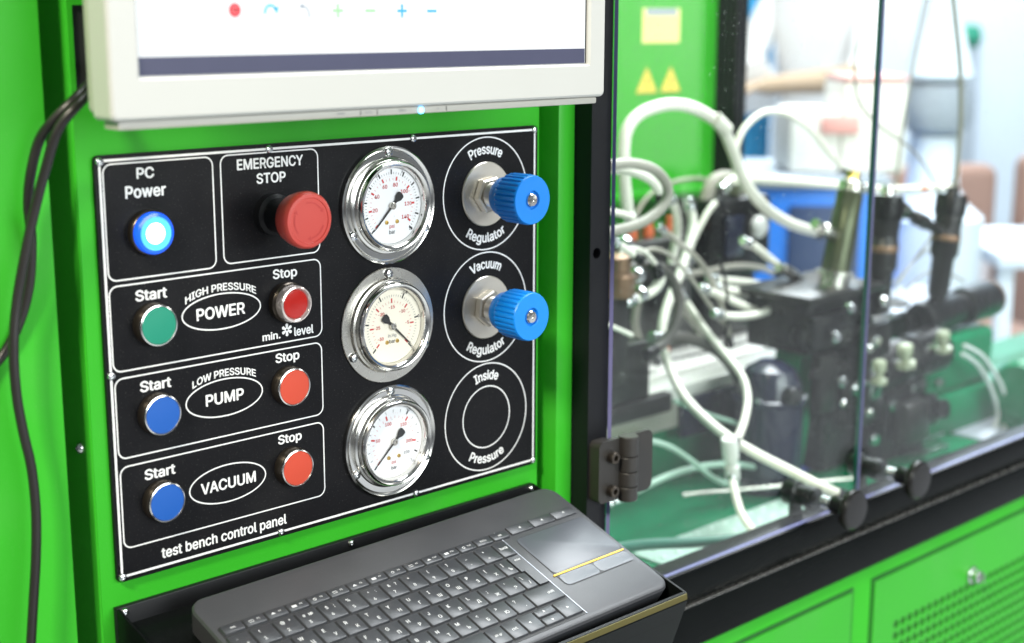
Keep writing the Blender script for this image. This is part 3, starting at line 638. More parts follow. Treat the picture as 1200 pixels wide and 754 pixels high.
# ---- push buttons
def button(x, z, capmat, name, label, depth=.0085):
    m = MB()
    m.lathe((0, 0, 0), (0, -1, 0), [(.0152, 0), (.0152, depth * .55), (.0143, depth * .8)], seg=40, mi=0)
    m.lathe((0, 0, 0), (0, -1, 0), [(.0143, depth * .8), (.01455, depth * .92), (.0143, depth), (.0134, depth + .0003), (.0130, depth - .0004)], seg=40, mi=1)
    b = m.build(name, ['bronze', 'chrome'], cp, loc=(x * mm, -.0002, z * mm), label=label)
    c = MB(); c.lathe((0, 0, 0), (0, -1, 0), [(.0131, depth - .002), (.0131, depth - .0003), (.0127, depth + .0001), (.006, depth + .0004), (0, depth + .0005)], seg=40)
    c.build('button_cap', capmat, b)
    return b
button(37.1, 181.5, 'capgreen', 'push_button', 'green Start button of the high pressure power box', .0092)
button(37.2, 117.3, 'capblue', 'push_button', 'blue Start button of the low pressure pump box')
button(37.3, 53.2, 'capblue', 'push_button', 'blue Start button of the vacuum box')
button(148.6, 117.9, 'capred', 'push_button', 'orange-red Stop button of the low pressure pump box')
button(149.1, 54.4, 'capred', 'push_button', 'orange-red Stop button of the vacuum box', .0092)
m = MB()
m.lathe((0, 0, 0), (0, -1, 0), [(.0152, 0), (.0152, .005), (.0140, .0062), (.0138, .0072)], seg=40, mi=0)
m.lathe((0, 0, 0), (0, -1, 0), [(.0138, .0072), (.0140, .0125), (.0134, .0143), (.0122, .0147), (.0112, .0137), (.0108, .0118)], seg=40, mi=1)
b = m.build('push_button', ['bronze', 'clearring'], cp, loc=(.1486, -.0002, .1821), label='raised dark red Stop button in a clear ring, high pressure power box')
c = MB(); c.lathe((0, 0, 0), (0, -1, 0), [(.0109, .0105), (.0108, .0128), (.0100, .0136), (.005, .0141), (0, .0142)], seg=40); c.build('button_lens', 'lensred', b)
# blue lit lamp
m = MB(); m.lathe((0, 0, 0), (0, -1, 0), [(.0158, 0), (.0158, .0048), (.0150, .0062), (.0146, .0064)], seg=44)
b = m.build('pilot_light', 'bronze', cp, loc=(.037, -.0002, .2458), label='lit blue PC power lamp glowing white in its centre')
c = MB(); c.lathe((0, 0, 0), (0, -1, 0), [(.0146, .005), (.0146, .0092), (.0138, .0108), (.0116, .0112)], seg=44); c.build('lens_rim', 'lensblue', b)
c = MB(); c.lathe((0, 0, 0), (0, -1, 0), [(.0116, .0112), (.0108, .0105), (.0072, .0107)], seg=44); c.build('lens', 'lensmid', b)
c = MB(); c.lathe((0, 0, 0), (0, -1, 0), [(.0072, .0107), (.005, .0114), (.0026, .0118), (0, .0119)], seg=44); c.build('lamp_core', 'ledcore', b)
# emergency stop mushroom
m = MB(); m.lathe((0, 0, 0), (0, -1, 0), [(.0108, .0265), (.0150, .0270), (.0180, .0305), (.0200, .0375), (.0206, .0420), (.0202, .0450), (.0188, .0467), (.0165, .0469), (.0160, .0463), (.006, .0465), (0, .0465)], seg=64)
es = m.build('emergency_stop_button', 'estop', cp, loc=(.1389, -.0002, .2487), label='red mushroom emergency stop button with twist arrows')
c = MB(); c.lathe((0, 0, 0), (0, -1, 0), [(.0155, 0), (.0155, .006), (.0128, .008), (.0118, .0262), (.0100, .0270)], seg=44); c.build('stem', 'blackpaint', es)
for k in range(3):
    c = MB(); pts = []; rr = .0128
    for i in range(11):
        t = R(100 + k * 120 - i * 6.2); pts.append((rr * math.cos(t), rr * math.sin(t)))
    TO = lambda a, b, d: (a, -.04668, b)
    c.ribbon(pts, .0009, TO, closed=False)
    t = R(100 + k * 120 - 66); tx, tz = rr * math.cos(t), rr * math.sin(t); dx, dz = math.sin(t), -math.cos(t)
    c.add([TO(tx + dx * .0026, tz + dz * .0026, 0), TO(tx + math.cos(t) * .0018, tz + math.sin(t) * .0018, 0), TO(tx - math.cos(t) * .0018, tz - math.sin(t) * .0018, 0)], [[0, 1, 2]])
    c.build('arrow_mark', 'estopmark', es, flat=True)

# ---- gauges
def gauge(x, z, label, rolled, dialmat, scale, needle_deg, fl='steel'):
    m = MB()
    if rolled:
        m.lathe((0, 0, 0), (0, -1, 0), [(.0464, 0), (.0466, .0015), (.0462, .0030), (.0450, .0038), (.0436, .0032), (.0426, .0024), (.0382, .0024)], seg=96)
    else:
        m.lathe((0, 0, 0), (0, -1, 0), [(.0464, 0), (.0465, .0008), (.0461, .0014), (.0382, .0016)], seg=96)
    m.lathe((0, 0, 0), (0, -1, 0), [(.0382, .0020), (.0374, .0038), (.0364, .0042), (.0356, .0046)], seg=96)
    g = m.build('pressure_gauge', fl, cp, loc=(x * mm, -.0002, z * mm), label=label, angle=30)
    c = MB(); c.lathe((0, 0, 0), (0, -1, 0), [(.0357, .0030), (.0359, .0085), (.0353, .0112), (.0340, .0124), (.0325, .0120), (.0313, .0108), (.0303, .0092), (.0300, .0050)], seg=96)
    c.build('bezel', 'chrome', g, angle=50)
    c = MB(); c.lathe((0, 0, 0), (0, -1, 0), [(.0301, .0040), (.0298, .0052), (0, .0052)], seg=72); d = c.build('dial', dialmat, g, angle=20)
    TD = lambda a, b, k: (a, -.0054 - k, b)
    def ticks(n, sub, r0, r1, r2, w0, w1, a0=225, sweep=270, mi=0):
        c = MB()
        for i in range(n * sub + 1):
            t = R(a0 - sweep * i / (n * sub)); maj = i % sub == 0
            ra, rb, w = (r0, r2, w0) if maj else (r0, r1, w1)
            cc, ss = math.cos(t), math.sin(t)
            c.add([TD(cc * q - ss * e, ss * q + cc * e, 0) for q, e in ((ra, -w), (rb, -w), (rb, w), (ra, w))], [[0, 1, 2, 3]])
        return c
    for (n, sub, r0, r1, r2, w0, w1, ink, a0, sweep) in scale['ticks']:
        ticks(n, sub, r0 * mm, r1 * mm, r2 * mm, w0 * mm, w1 * mm, a0, sweep).build('scale_marks', ink, g, flat=True)
    for (t, ang, rad, h, ink) in scale['nums']:
        c = MB(); text_h(c, t, rad * mm * math.cos(R(ang)), rad * mm * math.sin(R(ang)), h * mm, TD, .014)
        c.build('scale_number', ink, g, flat=True)
    for (t, dz, h, ink) in scale['words']:
        c = MB(); text_h(c, t, 0, dz * mm, h * mm, TD, .005); c.build('scale_word', ink, g, flat=True)
    for sx in (-5.2, 5.2):
        c = MB(); c.lathe((sx * mm, -.0052, -.0128), (0, -1, 0), [(.0017, 0), (.0015, .0008), (.0006, .0009), (.0005, .0004), (0, .0004)], seg=14); c.build('dial_rivet', 'brass', g)
    # needle
    t = R(needle_deg); cc, ss = math.cos(t), math.sin(t)
    NP = [(.0265, 0), (.022, .00045), (.002, .0008), (-.005, .0012), (-.0082, .0032), (-.0118, .0034), (-.0128, .002), (-.0128, -.002), (-.0118, -.0034), (-.0082, -.0032), (-.005, -.0012), (.002, -.0008), (.022, -.00045)]
    c = MB(); c.prism([(a * cc - b * ss, a * ss + b * cc) for a, b in NP], lambda a, b, d: (a, -d, b), .0064, .0069)
    c.build('needle', 'needle', g, angle=20)
    c = MB(); c.lathe((0, 0, 0), (0, -1, 0), [(.0029, .0054), (.0029, .0078), (.0022, .0084), (.0012, .0084), (.0011, .0076), (0, .0076)], seg=24); c.build('hub', 'steel', g)
    c = MB(); c.lathe((0, 0, 0), (0, -1, 0), [(.0301, .0094), (0, .0095)], seg=48); c.build('window', 'gaugeglass', g)
    for k in (90, 210, 330):
        s = screw((.0417 * math.cos(R(k)), -.0018, .0417 * math.sin(R(k))), (0, -1, 0), .0038, .0030, g)
    return g
def lin(v, v0, v1): return 225 - 270 * (v - v0) / (v1 - v0)
sc1 = dict(ticks=[(10, 5, 24.6, 26.4, 28.4, .62, .15, 'inkblack', 225, 270), (7, 4, 19.8, 21.6, 22.9, .75, .15, 'inkred', 225, lin(0, 0, 145) - lin(140, 0, 145)), (1, 54, 22.9, 23.3, 23.3, .1, .1, 'inkred', 225, 270)],
           nums=[(str(v), lin(v, 0, 145), 16.6, 3.0, 'inkred') for v in range(20, 141, 20)] + [(str(v), lin(v, 0, 10) + 4, 28.0, 2.2, 'inkgrey') for v in (4, 6)] + [('10', -46, 27.2, 2.2, 'inkblack')],
           words=[('psi', -16.4, 2.8, 'inkred'), ('bar', -20.6, 3.0, 'inkblack')])
sc2 = dict(ticks=[(5, 10, 23.4, 25.2, 27.4, .62, .14, 'inkblack', 225, 270), (6, 5, 18.4, 20.3, 22.2, .65, .14, 'inkred', 225, 270)],
           nums=[('-30', 218, 14.8, 2.6, 'inkred'), ('-25', 179, 15, 2.6, 'inkred'), ('-20', 135, 15, 2.6, 'inkred'), ('-15', 90, 15.2, 2.6, 'inkred'), ('-10', 45, 15, 2.6, 'inkred'), ('-5', 3, 15.5, 2.6, 'inkred'),
                 ('-0.4', 63, 28.3, 2.3, 'inkblack'), ('-0.2', 9, 28.2, 2.3, 'inkblack'), ('0', -45, 28.4, 2.4, 'inkblack')],
           words=[('in.Hg', -8.0, 2.6, 'inkgrey'), ('bar', -12.4, 3.0, 'inkblack')])
sc3 = dict(ticks=[(16, 1, 24.6, 26.2, 26.8, .2, .2, 'inkblack', 225, 270), (3, 5, 24.4, 26.6, 28.0, .66, .15, 'inkblack', 225, lin(0, 0, 16) - lin(15, 0, 16)), (4, 5, 19.6, 21.6, 23.4, .75, .15, 'inkred', 225, lin(0, 0, 232) - lin(200, 0, 232)), (1, 46, 23.4, 23.8, 23.8, .1, .1, 'inkred', 225, 270)],
           nums=[(str(v), lin(v, 0, 232), 16.4, 2.7, 'inkred') for v in (50, 100, 150, 200)] + [('10', lin(10, 0, 16), 28.4, 2.2, 'inkgrey'), ('16', -45, 28, 2.2, 'inkgrey'), ('230', lin(228, 0, 232), 17.5, 2.4, 'inkgrey')],
           words=[('psi', -17.2, 2.6, 'inkred'), ('bar', -21.6, 2.8, 'inkblack')])
gauge(246.8, 246.0, 'topmost white gauge, needle resting at zero bottom left', True, 'dial', sc1, 225, 'chrome')
gauge(245.3, 150.4, 'cream vacuum gauge on a flat brushed flange, needle at lower right', False, 'dialcream', sc2, -43, 'steel')
gauge(245.2, 55.0, 'lowest white gauge just above the bottom border', True, 'dial', sc3, 223, 'chrome')

# ---- regulators
def regulator(x, z, label, hexrot):
    m = MB(); m.lathe((0, 0, 0), (0, -1, 0), [(.0268, 0), (.0269, .0010), (.0262, .0018), (.0085, .0018)], seg=64)
    g = m.build('regulator', 'nickel', cp, loc=(x * mm, -.0002, z * mm), label=label)
    c = MB(); c.lathe((0, 0, 0), (0, -1, 0), [(.0150, .0019), (.0156, .0027), (.0156, .0078), (.0142, .0090), (.0095, .0091)], seg=6, a0=R(hexrot)); c.build('hex_nut', 'nickel', g, angle=20)
    c = MB(); pr = [(.0104, .008)]
    for i in range(9): pr += [(.0106, .0092 + i * .0014), (.0098, .0099 + i * .0014)]
    pr += [(.0098, .0225)]
    c.lathe((0, 0, 0), (0, -1, 0), pr, seg=36); c.build('threaded_shaft', 'nickel', g)
    k = MB()
    N = 28; rings = []
    for (r, h, dent) in ((.0110, .0200, 0), (.0152, .0204, 0), (.0158, .0215, 0), (.0158, .0270, 0), (.0178, .0300, 0.0), (.0196, .0312, .0010), (.0201, .0325, .0012), (.0203, .0520, .0012), (.0200, .0548, .0002), (.0192, .0560, 0), (.0078, .0560, 0), (.0074, .0553, 0), (.0072, .0535, 0)):
        ring = []
        for i in range(N * 4):
            t = 2 * math.pi * i / (N * 4); rr = r - (dent if i % 4 == 0 else 0) + (0 if i % 4 != 2 else dent * .15)
            ring.append((rr * math.cos(t), -h, rr * math.sin(t)))
        rings.append(ring)
    n = N * 4; vs = [p for r_ in rings for p in r_]
    fs = [[a * n + i, a * n + (i + 1) % n, (a + 1) * n + (i + 1) % n, (a + 1) * n + i] for a in range(len(rings) - 1) for i in range(n)]
    fs.append([(len(rings) - 1) * n + i for i in range(n)])
    k.add(vs, fs); k.build('knob', 'knobblue', g, angle=32)
    c = MB(); c.lathe((0, 0, 0), (0, -1, 0), [(.0054, .0534), (.0054, .0556), (.0046, .0566), (.0020, .0568), (.0018, .0558), (0, .0558)], seg=28); c.build('cap_screw', 'chrome', g)
    return g
regulator(351.0, 246.2, 'blue knurled pressure regulator knob on a steel washer', 8)
regulator(350.8, 150.3, 'blue knurled vacuum regulator knob on a steel washer', 22)

# ================================================================== MONITOR
mon = thing('monitor', 'off-white desktop monitor with a lit white screen above the control panel', 'monitor', (0.158, -0.11, 0.3255))
ML = Vector((0.158, -0.11, 0.3255))
def mpart(mb, name, mats, parent=None, **k):
    mb.v = [tuple(Vector(p) - ML) for p in mb.v]
    return mb.build(name, mats, parent or mon, **k)
loops = [((-.0496, .3655, .3308, .682), -.0985, .004), ((-.0496, .3655, .3308, .682), -.1175, .004), ((-.0488, .3647, .3316, .6812), -.1192, .0035), ((-.0476, .3635, .3328, .680), -.1200, .003),
         ((-.0318, .3490, .3542, .659), -.1200, .0012), ((-.0302, .3474, .3558, .6575), -.1182, .001), ((-.0300, .3472, .3560, .6573), -.1165, .001)]
m = MB(); vs = []; fs = []
for (x0, x1, z0, z1), y, r in loops:
    vs += [(a, y, b) for a, b in rounded(x0, x1, z0, z1, r, 4)]
n = 20
for k in range(len(loops) - 1):
    fs += [[k * n + i, k * n + (i + 1) % n, (k + 1) * n + (i + 1) % n, (k + 1) * n + i] for i in range(n)]
m.add(vs, fs); mpart(m, 'front_bezel', 'monitor', angle=12)
mpart(MB().box(-.0420, .3610, -.1005, -.075, .3335, .680, .004), 'rear_shell', 'monitorback')
mpart(MB().box(-.0440, .3600, -.1165, -.099, .3256, .3306, .0012), 'button_strip', 'monitorback')
mpart(MB().box(.10, .22, -.075, -.002, .42, .56, .004), 'wall_bracket', 'blackpaint')
m = MB(); m.add([(-.0300, -.1168, .356), (.3472, -.1168, .356), (.3472, -.1168, .6573), (-.0300, -.1168, .6573)], [[0, 1, 2, 3]]); mpart(m, 'screen_border', 'kwell', flat=True)
SC = lambda a, b, d: (a, -.1171 - d, b)
m = MB(); m.add([SC(-.0294, .3562, 0), SC(.3455, .3562, 0), SC(.3455, .657, 0), SC(-.0294, .657, 0)], [[0, 1, 2, 3]]); scr = mpart(m, 'screen', 'screen', flat=True)
m = MB(); m.add([SC(-.0294, .3564, .0002), SC(.3450, .3564, .0002), SC(.3450, .3672, .0002), SC(-.0294, .3672, .0002)], [[0, 1, 2, 3]]); mpart(m, 'task_bar', 'taskbar', scr, flat=True)
S2 = lambda a, b, d: (a, -.1174, b)
zi = .3943
def disc(mb, x, z, r, n=20): mb.add([S2(a, b, 0) for a, b in oval(x, z, r, r, n)], [list(range(n))])
m = MB(); disc(m, .0373, zi, .0042); mpart(m, 'icon', 'icred', scr, flat=True)
m = MB(); text_h(m, 'STOP', .0373, zi, .0016, lambda a, b, d: (a, -.1177, b), .02); mpart(m, 'icon_word', 'print', scr, flat=True)
m = MB(); m.ribbon([(.0633 + .0042 * math.cos(R(t)), zi - .0012 + .0042 * math.sin(R(t))) for t in range(190, 19, -10)], .0014, S2, False)
m.add([S2(.0692, zi + .0020, 0), S2(.0650, zi + .0018, 0), S2(.0680, zi - .0020, 0)], [[0, 1, 2]]); mpart(m, 'icon', 'icteal', scr, flat=True)
m = MB(); m.ribbon([(.0872 + .0052 * math.cos(R(t)), zi - .0030 + .0056 * math.sin(R(t))) for t in range(100, -11, -10)], .0010, S2, False)
m.add([S2(.0850, zi + .0026, 0), S2(.0880, zi + .0040, 0), S2(.0876, zi + .0012, 0)], [[0, 1, 2]]); mpart(m, 'icon', 'icgrey', scr, flat=True)
def rect(mb, x0, x1, z0, z1): mb.add([S2(x0, z0, 0), S2(x1, z0, 0), S2(x1, z1, 0), S2(x0, z1, 0)], [[0, 1, 2, 3]])
for x, mt, plus in ((.115, 'icgreen', 1), (.1414, 'icgreen', 0), (.1681, 'icblue', 1), (.1942, 'icblue', 0)):
    m = MB(); rect(m, x - .0040, x + .0040, zi - .0008, zi + .0008)
    if plus: rect(m, x - .0008, x + .0008, zi - .0042, zi - .0008); rect(m, x - .0008, x + .0008, zi + .0008, zi + .0042)
    mpart(m, 'icon', mt, scr, flat=True)
for x in (.102, .1285, .155, .1812, .207):
    m = MB(); rect(m, x, x + .0004, zi - .0135, zi + .02); mpart(m, 'cell_line', 'screenline', scr, flat=True)
m = MB(); rect(m, .102, .207, zi - .0139, zi - .0135); mpart(m, 'cell_line', 'screenline', scr, flat=True)
for x, t in ((.0373, 'Stop'), (.0633, 'Redo')):
    m = MB(); text_h(m, t, x, zi - .0115, .0016, S2, .0); mpart(m, 'icon_word', 'screenline', scr, flat=True)
BS = lambda a, b, d: (a, -.1168 - d, b)
for i, x in enumerate((.103, .132, .146, .160, .176, .197, .207)):
    if i in (1, 2, 6):
        m = MB(); m.add([BS(x, .3265, 0), BS(x + .0005, .3265, 0), BS(x + .0005, .3300, 0), BS(x, .3300, 0)], [[0, 1, 2, 3]]); mpart(m, 'button_gap', 'kwell', flat=True)
for x, t in ((.116, 'MENU'), (.139, 'AUTO'), (.1525, '- +'), (.168, 'INPUT'), (.1995, 'O')):
    m = MB(); text_h(m, t, x, .3284, .0015, BS, .0); mpart(m, 'button_lettering', 'inkgrey', flat=True)
m = MB(); m.lathe((.1843, -.1164, .3279), (0, -1, 0), [(.0024, 0), (.0022, .0010), (0, .0014)], seg=16); mpart(m, 'power_led', 'led')

# ================================================================== POWER CABLES
for pts, lab in zip(CABLES, ('black power cable bending away to the left behind the green wing\'s front edge', 'black power cable hanging down in front of the green wing')):
    lab = ('black power cable looping from the slot and swinging off sideways halfway down' if 'away' in lab else 'black power cable hanging full length in front of the green wing')
    m = MB(); m.tube(pts, .0033, 14, 8)
    tag(m.build('power_cable', 'cable'), lab, 'cable')

# ================================================================== KEYBOARD TRAY
tray = thing('keyboard_tray', 'black sloping metal keyboard tray screwed under the control panel', 'tray', (.2, -.003, -.11))
TL = Vector((.2, -.003, -.11))
def tpart(mb, name, mats, **k):
    mb.v = [tuple(Vector(p) - TL) for p in mb.v]; return mb.build(name, mats, tray, **k)
tx0, tx1 = -.0030, .4075
tpart(MB().box(tx0, tx1, -.0020, .0030, -.075, -.0176, .0008), 'back_flange', 'blackpaint')
al = R(18.0)
yf, zf = -.176, -.0310 - .174 * math.tan(al)
m = MB(); m.add([(tx0 + .002, -.0022, -.0310), (tx1 - .002, -.0022, -.0310), (tx1 - .002, yf, zf), (tx0 + .002, yf, zf), (tx0 + .002, -.0022, -.0330), (tx1 - .002, -.0022, -.0330), (tx1 - .002, yf, zf - .002), (tx0 + .002, yf, zf - .002)],
      [[0, 1, 2, 3], [7, 6, 5, 4], [0, 4, 5, 1], [1, 5, 6, 2], [2, 6, 7, 3], [3, 7, 4, 0]])
tpart(m, 'pan', 'blackgloss', angle=20)
for x in (tx0, tx1 - .002):
    m = MB(); m.prism([(-.0022, -.0180), (-.178, -.0668), (-.158, -.135), (-.0022, -.135)], lambda a, b, d: (d, a, b), x, x + .002)
    tpart(m, 'side_cheek', 'blackgloss', angle=20)
m = MB(); m.prism([(-.1782, -.0668), (-.1805, -.0676), (-.1812, -.0745), (-.1600, -.135), (-.1580, -.135), (-.1782, -.0745)], lambda a, b, d: (d, a, b), tx0, tx1)
tpart(m, 'front_lip', 'blackgloss', angle=25)
m = MB(); m.prism([(-.1807, -.0680), (-.1812, -.0681), (-.1818, -.0728), (-.1813, -.0728)], lambda a, b, d: (d, a, b), tx0 + .001, tx1 - .001)  # thin strip whose colour paints a reflection on the lip edge
tpart(m, 'lip_glint', 'lipglint', angle=25, label='narrow olive strip along the front lip, coloured as a reflection')
for x in (.0030, .2027, .4035):
    screw(Vector((x, -.0020, -.0215)) - TL, (0, -1, 0), .0030, .0022, tray)

# ================================================================== KEYBOARD
kb = thing('keyboard', 'charcoal wireless keyboard with built-in touchpad resting in the black tray', 'keyboard')
kc = Vector((.2185, -.043, -.0165)) + Vector((0, -math.cos(R(20)), -math.sin(R(20)))) * .062
kb.matrix_world = Matrix.Translation(kc) @ Matrix.Rotation(R(20), 4, 'X') @ Matrix.Rotation(R(0.9), 4, 'Z')
KX = lambda x: (x - 218.5) * mm
KY = lambda s: -(s - 62) * mm
def kplate(mb, x0, x1, s0, s1, z0, z1, r, bev, taper=0.0, n=5):
    """rounded slab with a bevelled top edge"""
    X0, X1, Y0, Y1 = KX(x0), KX(x1), KY(s1), KY(s0); vs = []
    L = [(taper, z0), (taper * .2, z1 - bev), (0 - bev * -.35, z1 - bev * .35), (bev, z1)]
    L = [(-taper, z0), (0, z1 - bev), (bev * .35, z1 - bev * .3), (bev, z1)]
    for ins, z in L:
        vs += [(a, b, z) for a, b in rounded(X0 + ins, X1 - ins, Y0 + ins, Y1 - ins, max(r - ins, .0002), n)]
    c = 4 * (n + 1)
    fs = [[k * c + i, k * c + (i + 1) % c, (k + 1) * c + (i + 1) % c, (k + 1) * c + i] for k in range(len(L) - 1) for i in range(c)]
    fs += [list(range(c))[::-1], [3 * c + i for i in range(c)]]
    return mb.add(vs, fs)
m = MB(); kplate(m, 34.5, 402, -13, 137, -.021, 0, .013, .0030, -.003, 8); body = m.build('keyboard_body', 'kbody', kb, angle=25)
m = MB(); kplate(m, 38.5, 304.5, 20.5, 131, -.001, .00025, .003, .0002); m.build('key_well', 'kwell', kb, angle=25)
m = MB(); m.box(KX(304.6), KX(305.1), KY(131), KY(20.5), .0001, .0006); m.build('well_edge', 'greyplate', kb)
KT = .0019
def P3(a, b, d): return (a, b, KT + .0001 + d)
def key(x0, x1, s0, s1, leg=(), name='key'):
    m = MB(); kplate(m, x0, x1, s0, s1, .0002, KT, .0012, .0005, .0005, 2)
    k = m.build(name, 'key', kb, angle=28)
    if leg:
        t = MB()
        for (txt, fx, fs_, h) in leg:
            text_h(t, txt, KX(x0 + (x1 - x0) * fx), KY(s0 + (s1 - s0) * fs_), h * mm, P3, .02)
        t.build('legend', 'keyprint', k, flat=True)
    return k
p = 18.35
fn = ['esc'] + ['F%d' % i for i in range(1, 13)] + ['PrtSc', 'del']
icons = ['', '<', '=', '>', '#', 'o', '~', '+', 'x', '%', '-', '+', '|', '', '']
for i, t in enumerate(fn):
    x = 40.0 + p * i
    k = key(x, x + 16.9, 22, 30.2, ((t, .5, .5, 2.0),) if i in (0, 13, 14) else ((t, .68, .45, 1.5),))
    if icons[i]:
        g = MB(); a, b = KX(x + 5.4), KY(26.2)
        kind = i % 4
        if kind == 0: g.ribbon(oval(a, b, .0012, .0010, 12), .0005, P3)
        elif kind == 1: g.ribbon([(a - .0018, b + .0009), (a + .0018, b + .0009), (a + .0018, b - .0009), (a - .0018, b - .0009)], .0005, P3)
        elif kind == 2: g.add([P3(a - .0020, b - .0008, 0), P3(a + .0020, b - .0008, 0), P3(a, b + .0013, 0)], [[0, 1, 2]])
        else: g.add([P3(a - .0020, b - .0011, 0), P3(a + .0020, b - .0011, 0), P3(a + .0020, b + .0011, 0), P3(a - .0020, b + .0011, 0)], [[0, 1, 2, 3]])
        g.build('key_symbol', 'keyprint', k, flat=True)
G = 1.7; RW = 17.2
def row(s0, lefts, legs):
    for i in range(len(legs)):
        key(lefts[i], lefts[i + 1] - G, s0, s0 + RW, legs[i])
L1 = lambda a, b, c=None: tuple(q for q in ((a, .34, .28, 2.9), (b, .36, .72, 2.9), (c, .70, .28, 2.9) if c else None) if q)
num = [((u'~', .34, .3, 1.6), (u'Ё', .66, .7, 2.9)), L1('!', '1'), L1('@', '2', '"'), ((u'#', .28, .3, 2.8), ('3', .34, .72, 2.9), (u'№', .62, .3, 2.8)), L1('$', '4', ';'), L1('%', '5'), L1('^', '6', ':'), L1('&', '7', '?'), L1('*', '8'), L1('(', '9'), L1(')', '0'), L1('_', '-'), L1('+', '='), (('back', .5, .45, 2.8),)]
row(33, [38.5] + [56.8 + 19.4 * i for i in range(13)] + [305.2], num)
LL = lambda a, b: ((a, .30, .30, 3.2), (b, .66, .66, 3.2))
q = [(('tab', .4, .4, 2.6),)] + [LL(a, b) for a, b in zip('QWERTYUIOP[]', u'ЙЦУКЕНГШЩЗХЪ')]
row(52.3, [38.5] + [59.4 + 19.65 * i for i in range(12)] + [289.6], q)
a = [(('caps', .4, .4, 2.6),)] + [LL(c, d) for c, d in zip("ASDFGHJKL;'", u'ФЫВАПРОЛДЖЭ')] + [LL('\\', '/')]
row(71.6, [38.5] + [63.2 + 19.65 * i for i in range(12)] + [292.6], a)
z = [(('shift', .4, .4, 2.6),)] + [LL('|', '/')] + [LL(c, d) for c, d in zip('ZXCVBNM<>', u'ЯЧСМИТЬБЮ')] + [LL('?', '.')] + [(('shift', .72, .5, 2.6),)]
row(90.8, [38.5, 56.2] + [75.8 + 19.6 * i for i in range(11)] + [304.6], z)
b_ = [(('ctrl', .5, .5, 2.4),), (('fn', .5, .5, 2.4),), (('start', .5, .5, 2.2),), (('alt', .5, .5, 2.4),), (), (('alt gr', .5, .5, 2.2),), (('ctrl', .5, .5, 2.6),), ()]
row(111.0, [38.5, 58, 76, 95, 114, 212, 229, 245.4, 263.2], b_)
def arrow(kk, x, s, dirn):
    g = MB(); a, b = KX(x), KY(s); c, d = dirn
    g.add([P3(a + c * .0018, b + d * .0018, 0), P3(a - c * .0004 - d * .0012, b - d * .0004 + c * .0012, 0), P3(a - c * .0004 + d * .0012, b - d * .0004 - c * .0012, 0)], [[0, 1, 2]])
    g.build('key_symbol', 'keyprint', kk, flat=True)
arrow([o for o in bpy.data.objects if o.name.startswith('key') and o.parent == kb][-1], 253, 119.5, (-1, 0))
arrow(key(263.2, 282.4, 111, 118.6), 272, 115, (0, 1))
arrow(key(263.2, 282.4, 120.4, 128.2), 272, 124.5, (0, -1))
arrow(key(284.2, 303, 111, 128.2), 293, 119.5, (1, 0))
# L-shaped enter key
m = MB(); P = [(289.8, 52.3), (303, 52.3), (303, 88.8), (292.8, 88.8), (292.8, 70.4), (289.8, 70.4)]
m.prism([(KX(x), KY(s)) for x, s in P][::-1], lambda a, b, d: (a, b, d), .0002, KT)
k = m.build('enter_key', 'key', kb, angle=20)
t = MB(); text_h(t, 'enter', KX(297), KY(57), .0022, P3, .02, aspect=.9); t.build('legend', 'keyprint', k, flat=True)
# media buttons, touchpad and its click bar
for i, (x0, x1, t) in enumerate(((317.5, 342.6, '-'), (343.4, 368.6, '+'), (369.4, 394.5, 'x'))):
    m = MB(); kplate(m, x0, x1, 19.5, 29.5, .0002, .0013, .0012, .0005, .0002, 3); k = m.build('media_button', 'key', kb, angle=28)
    g = MB(); cx, cy = KX((x0 + x1) / 2), KY(24.5)
    g.add([(cx - .0012, cy, .0014), (cx + .0010, cy - .0013, .0014), (cx + .0010, cy + .0013, .0014)], [[0, 1, 2]]); g.build('key_symbol', 'keyprint', k, flat=True)
m = MB(); kplate(m, 314.6, 396.6, 34.4, 99.6, .0001, .00035, .007, .0002, 0, 6); m.build('touchpad_seam', 'kline', kb, angle=25)
m = MB(); kplate(m, 315.2, 396.0, 35.0, 83.6, .0002, .0006, .005, .0002, 0, 6); m.build('touchpad', 'tpad', kb, angle=25)
m = MB(); m.box(KX(312.4), KX(395.6), KY(85.6), KY(84.2), .0002, .0009); m.build('yellow_strip', 'yellow', kb)
for x0, x1 in ((315.2, 354.6), (355.3, 396.0)):
    m = MB(); kplate(m, x0, x1, 86.2, 99.0, .0002, .0006, .004, .0002, 0, 5); m.build('click_bar', 'tpad', kb, angle=25)

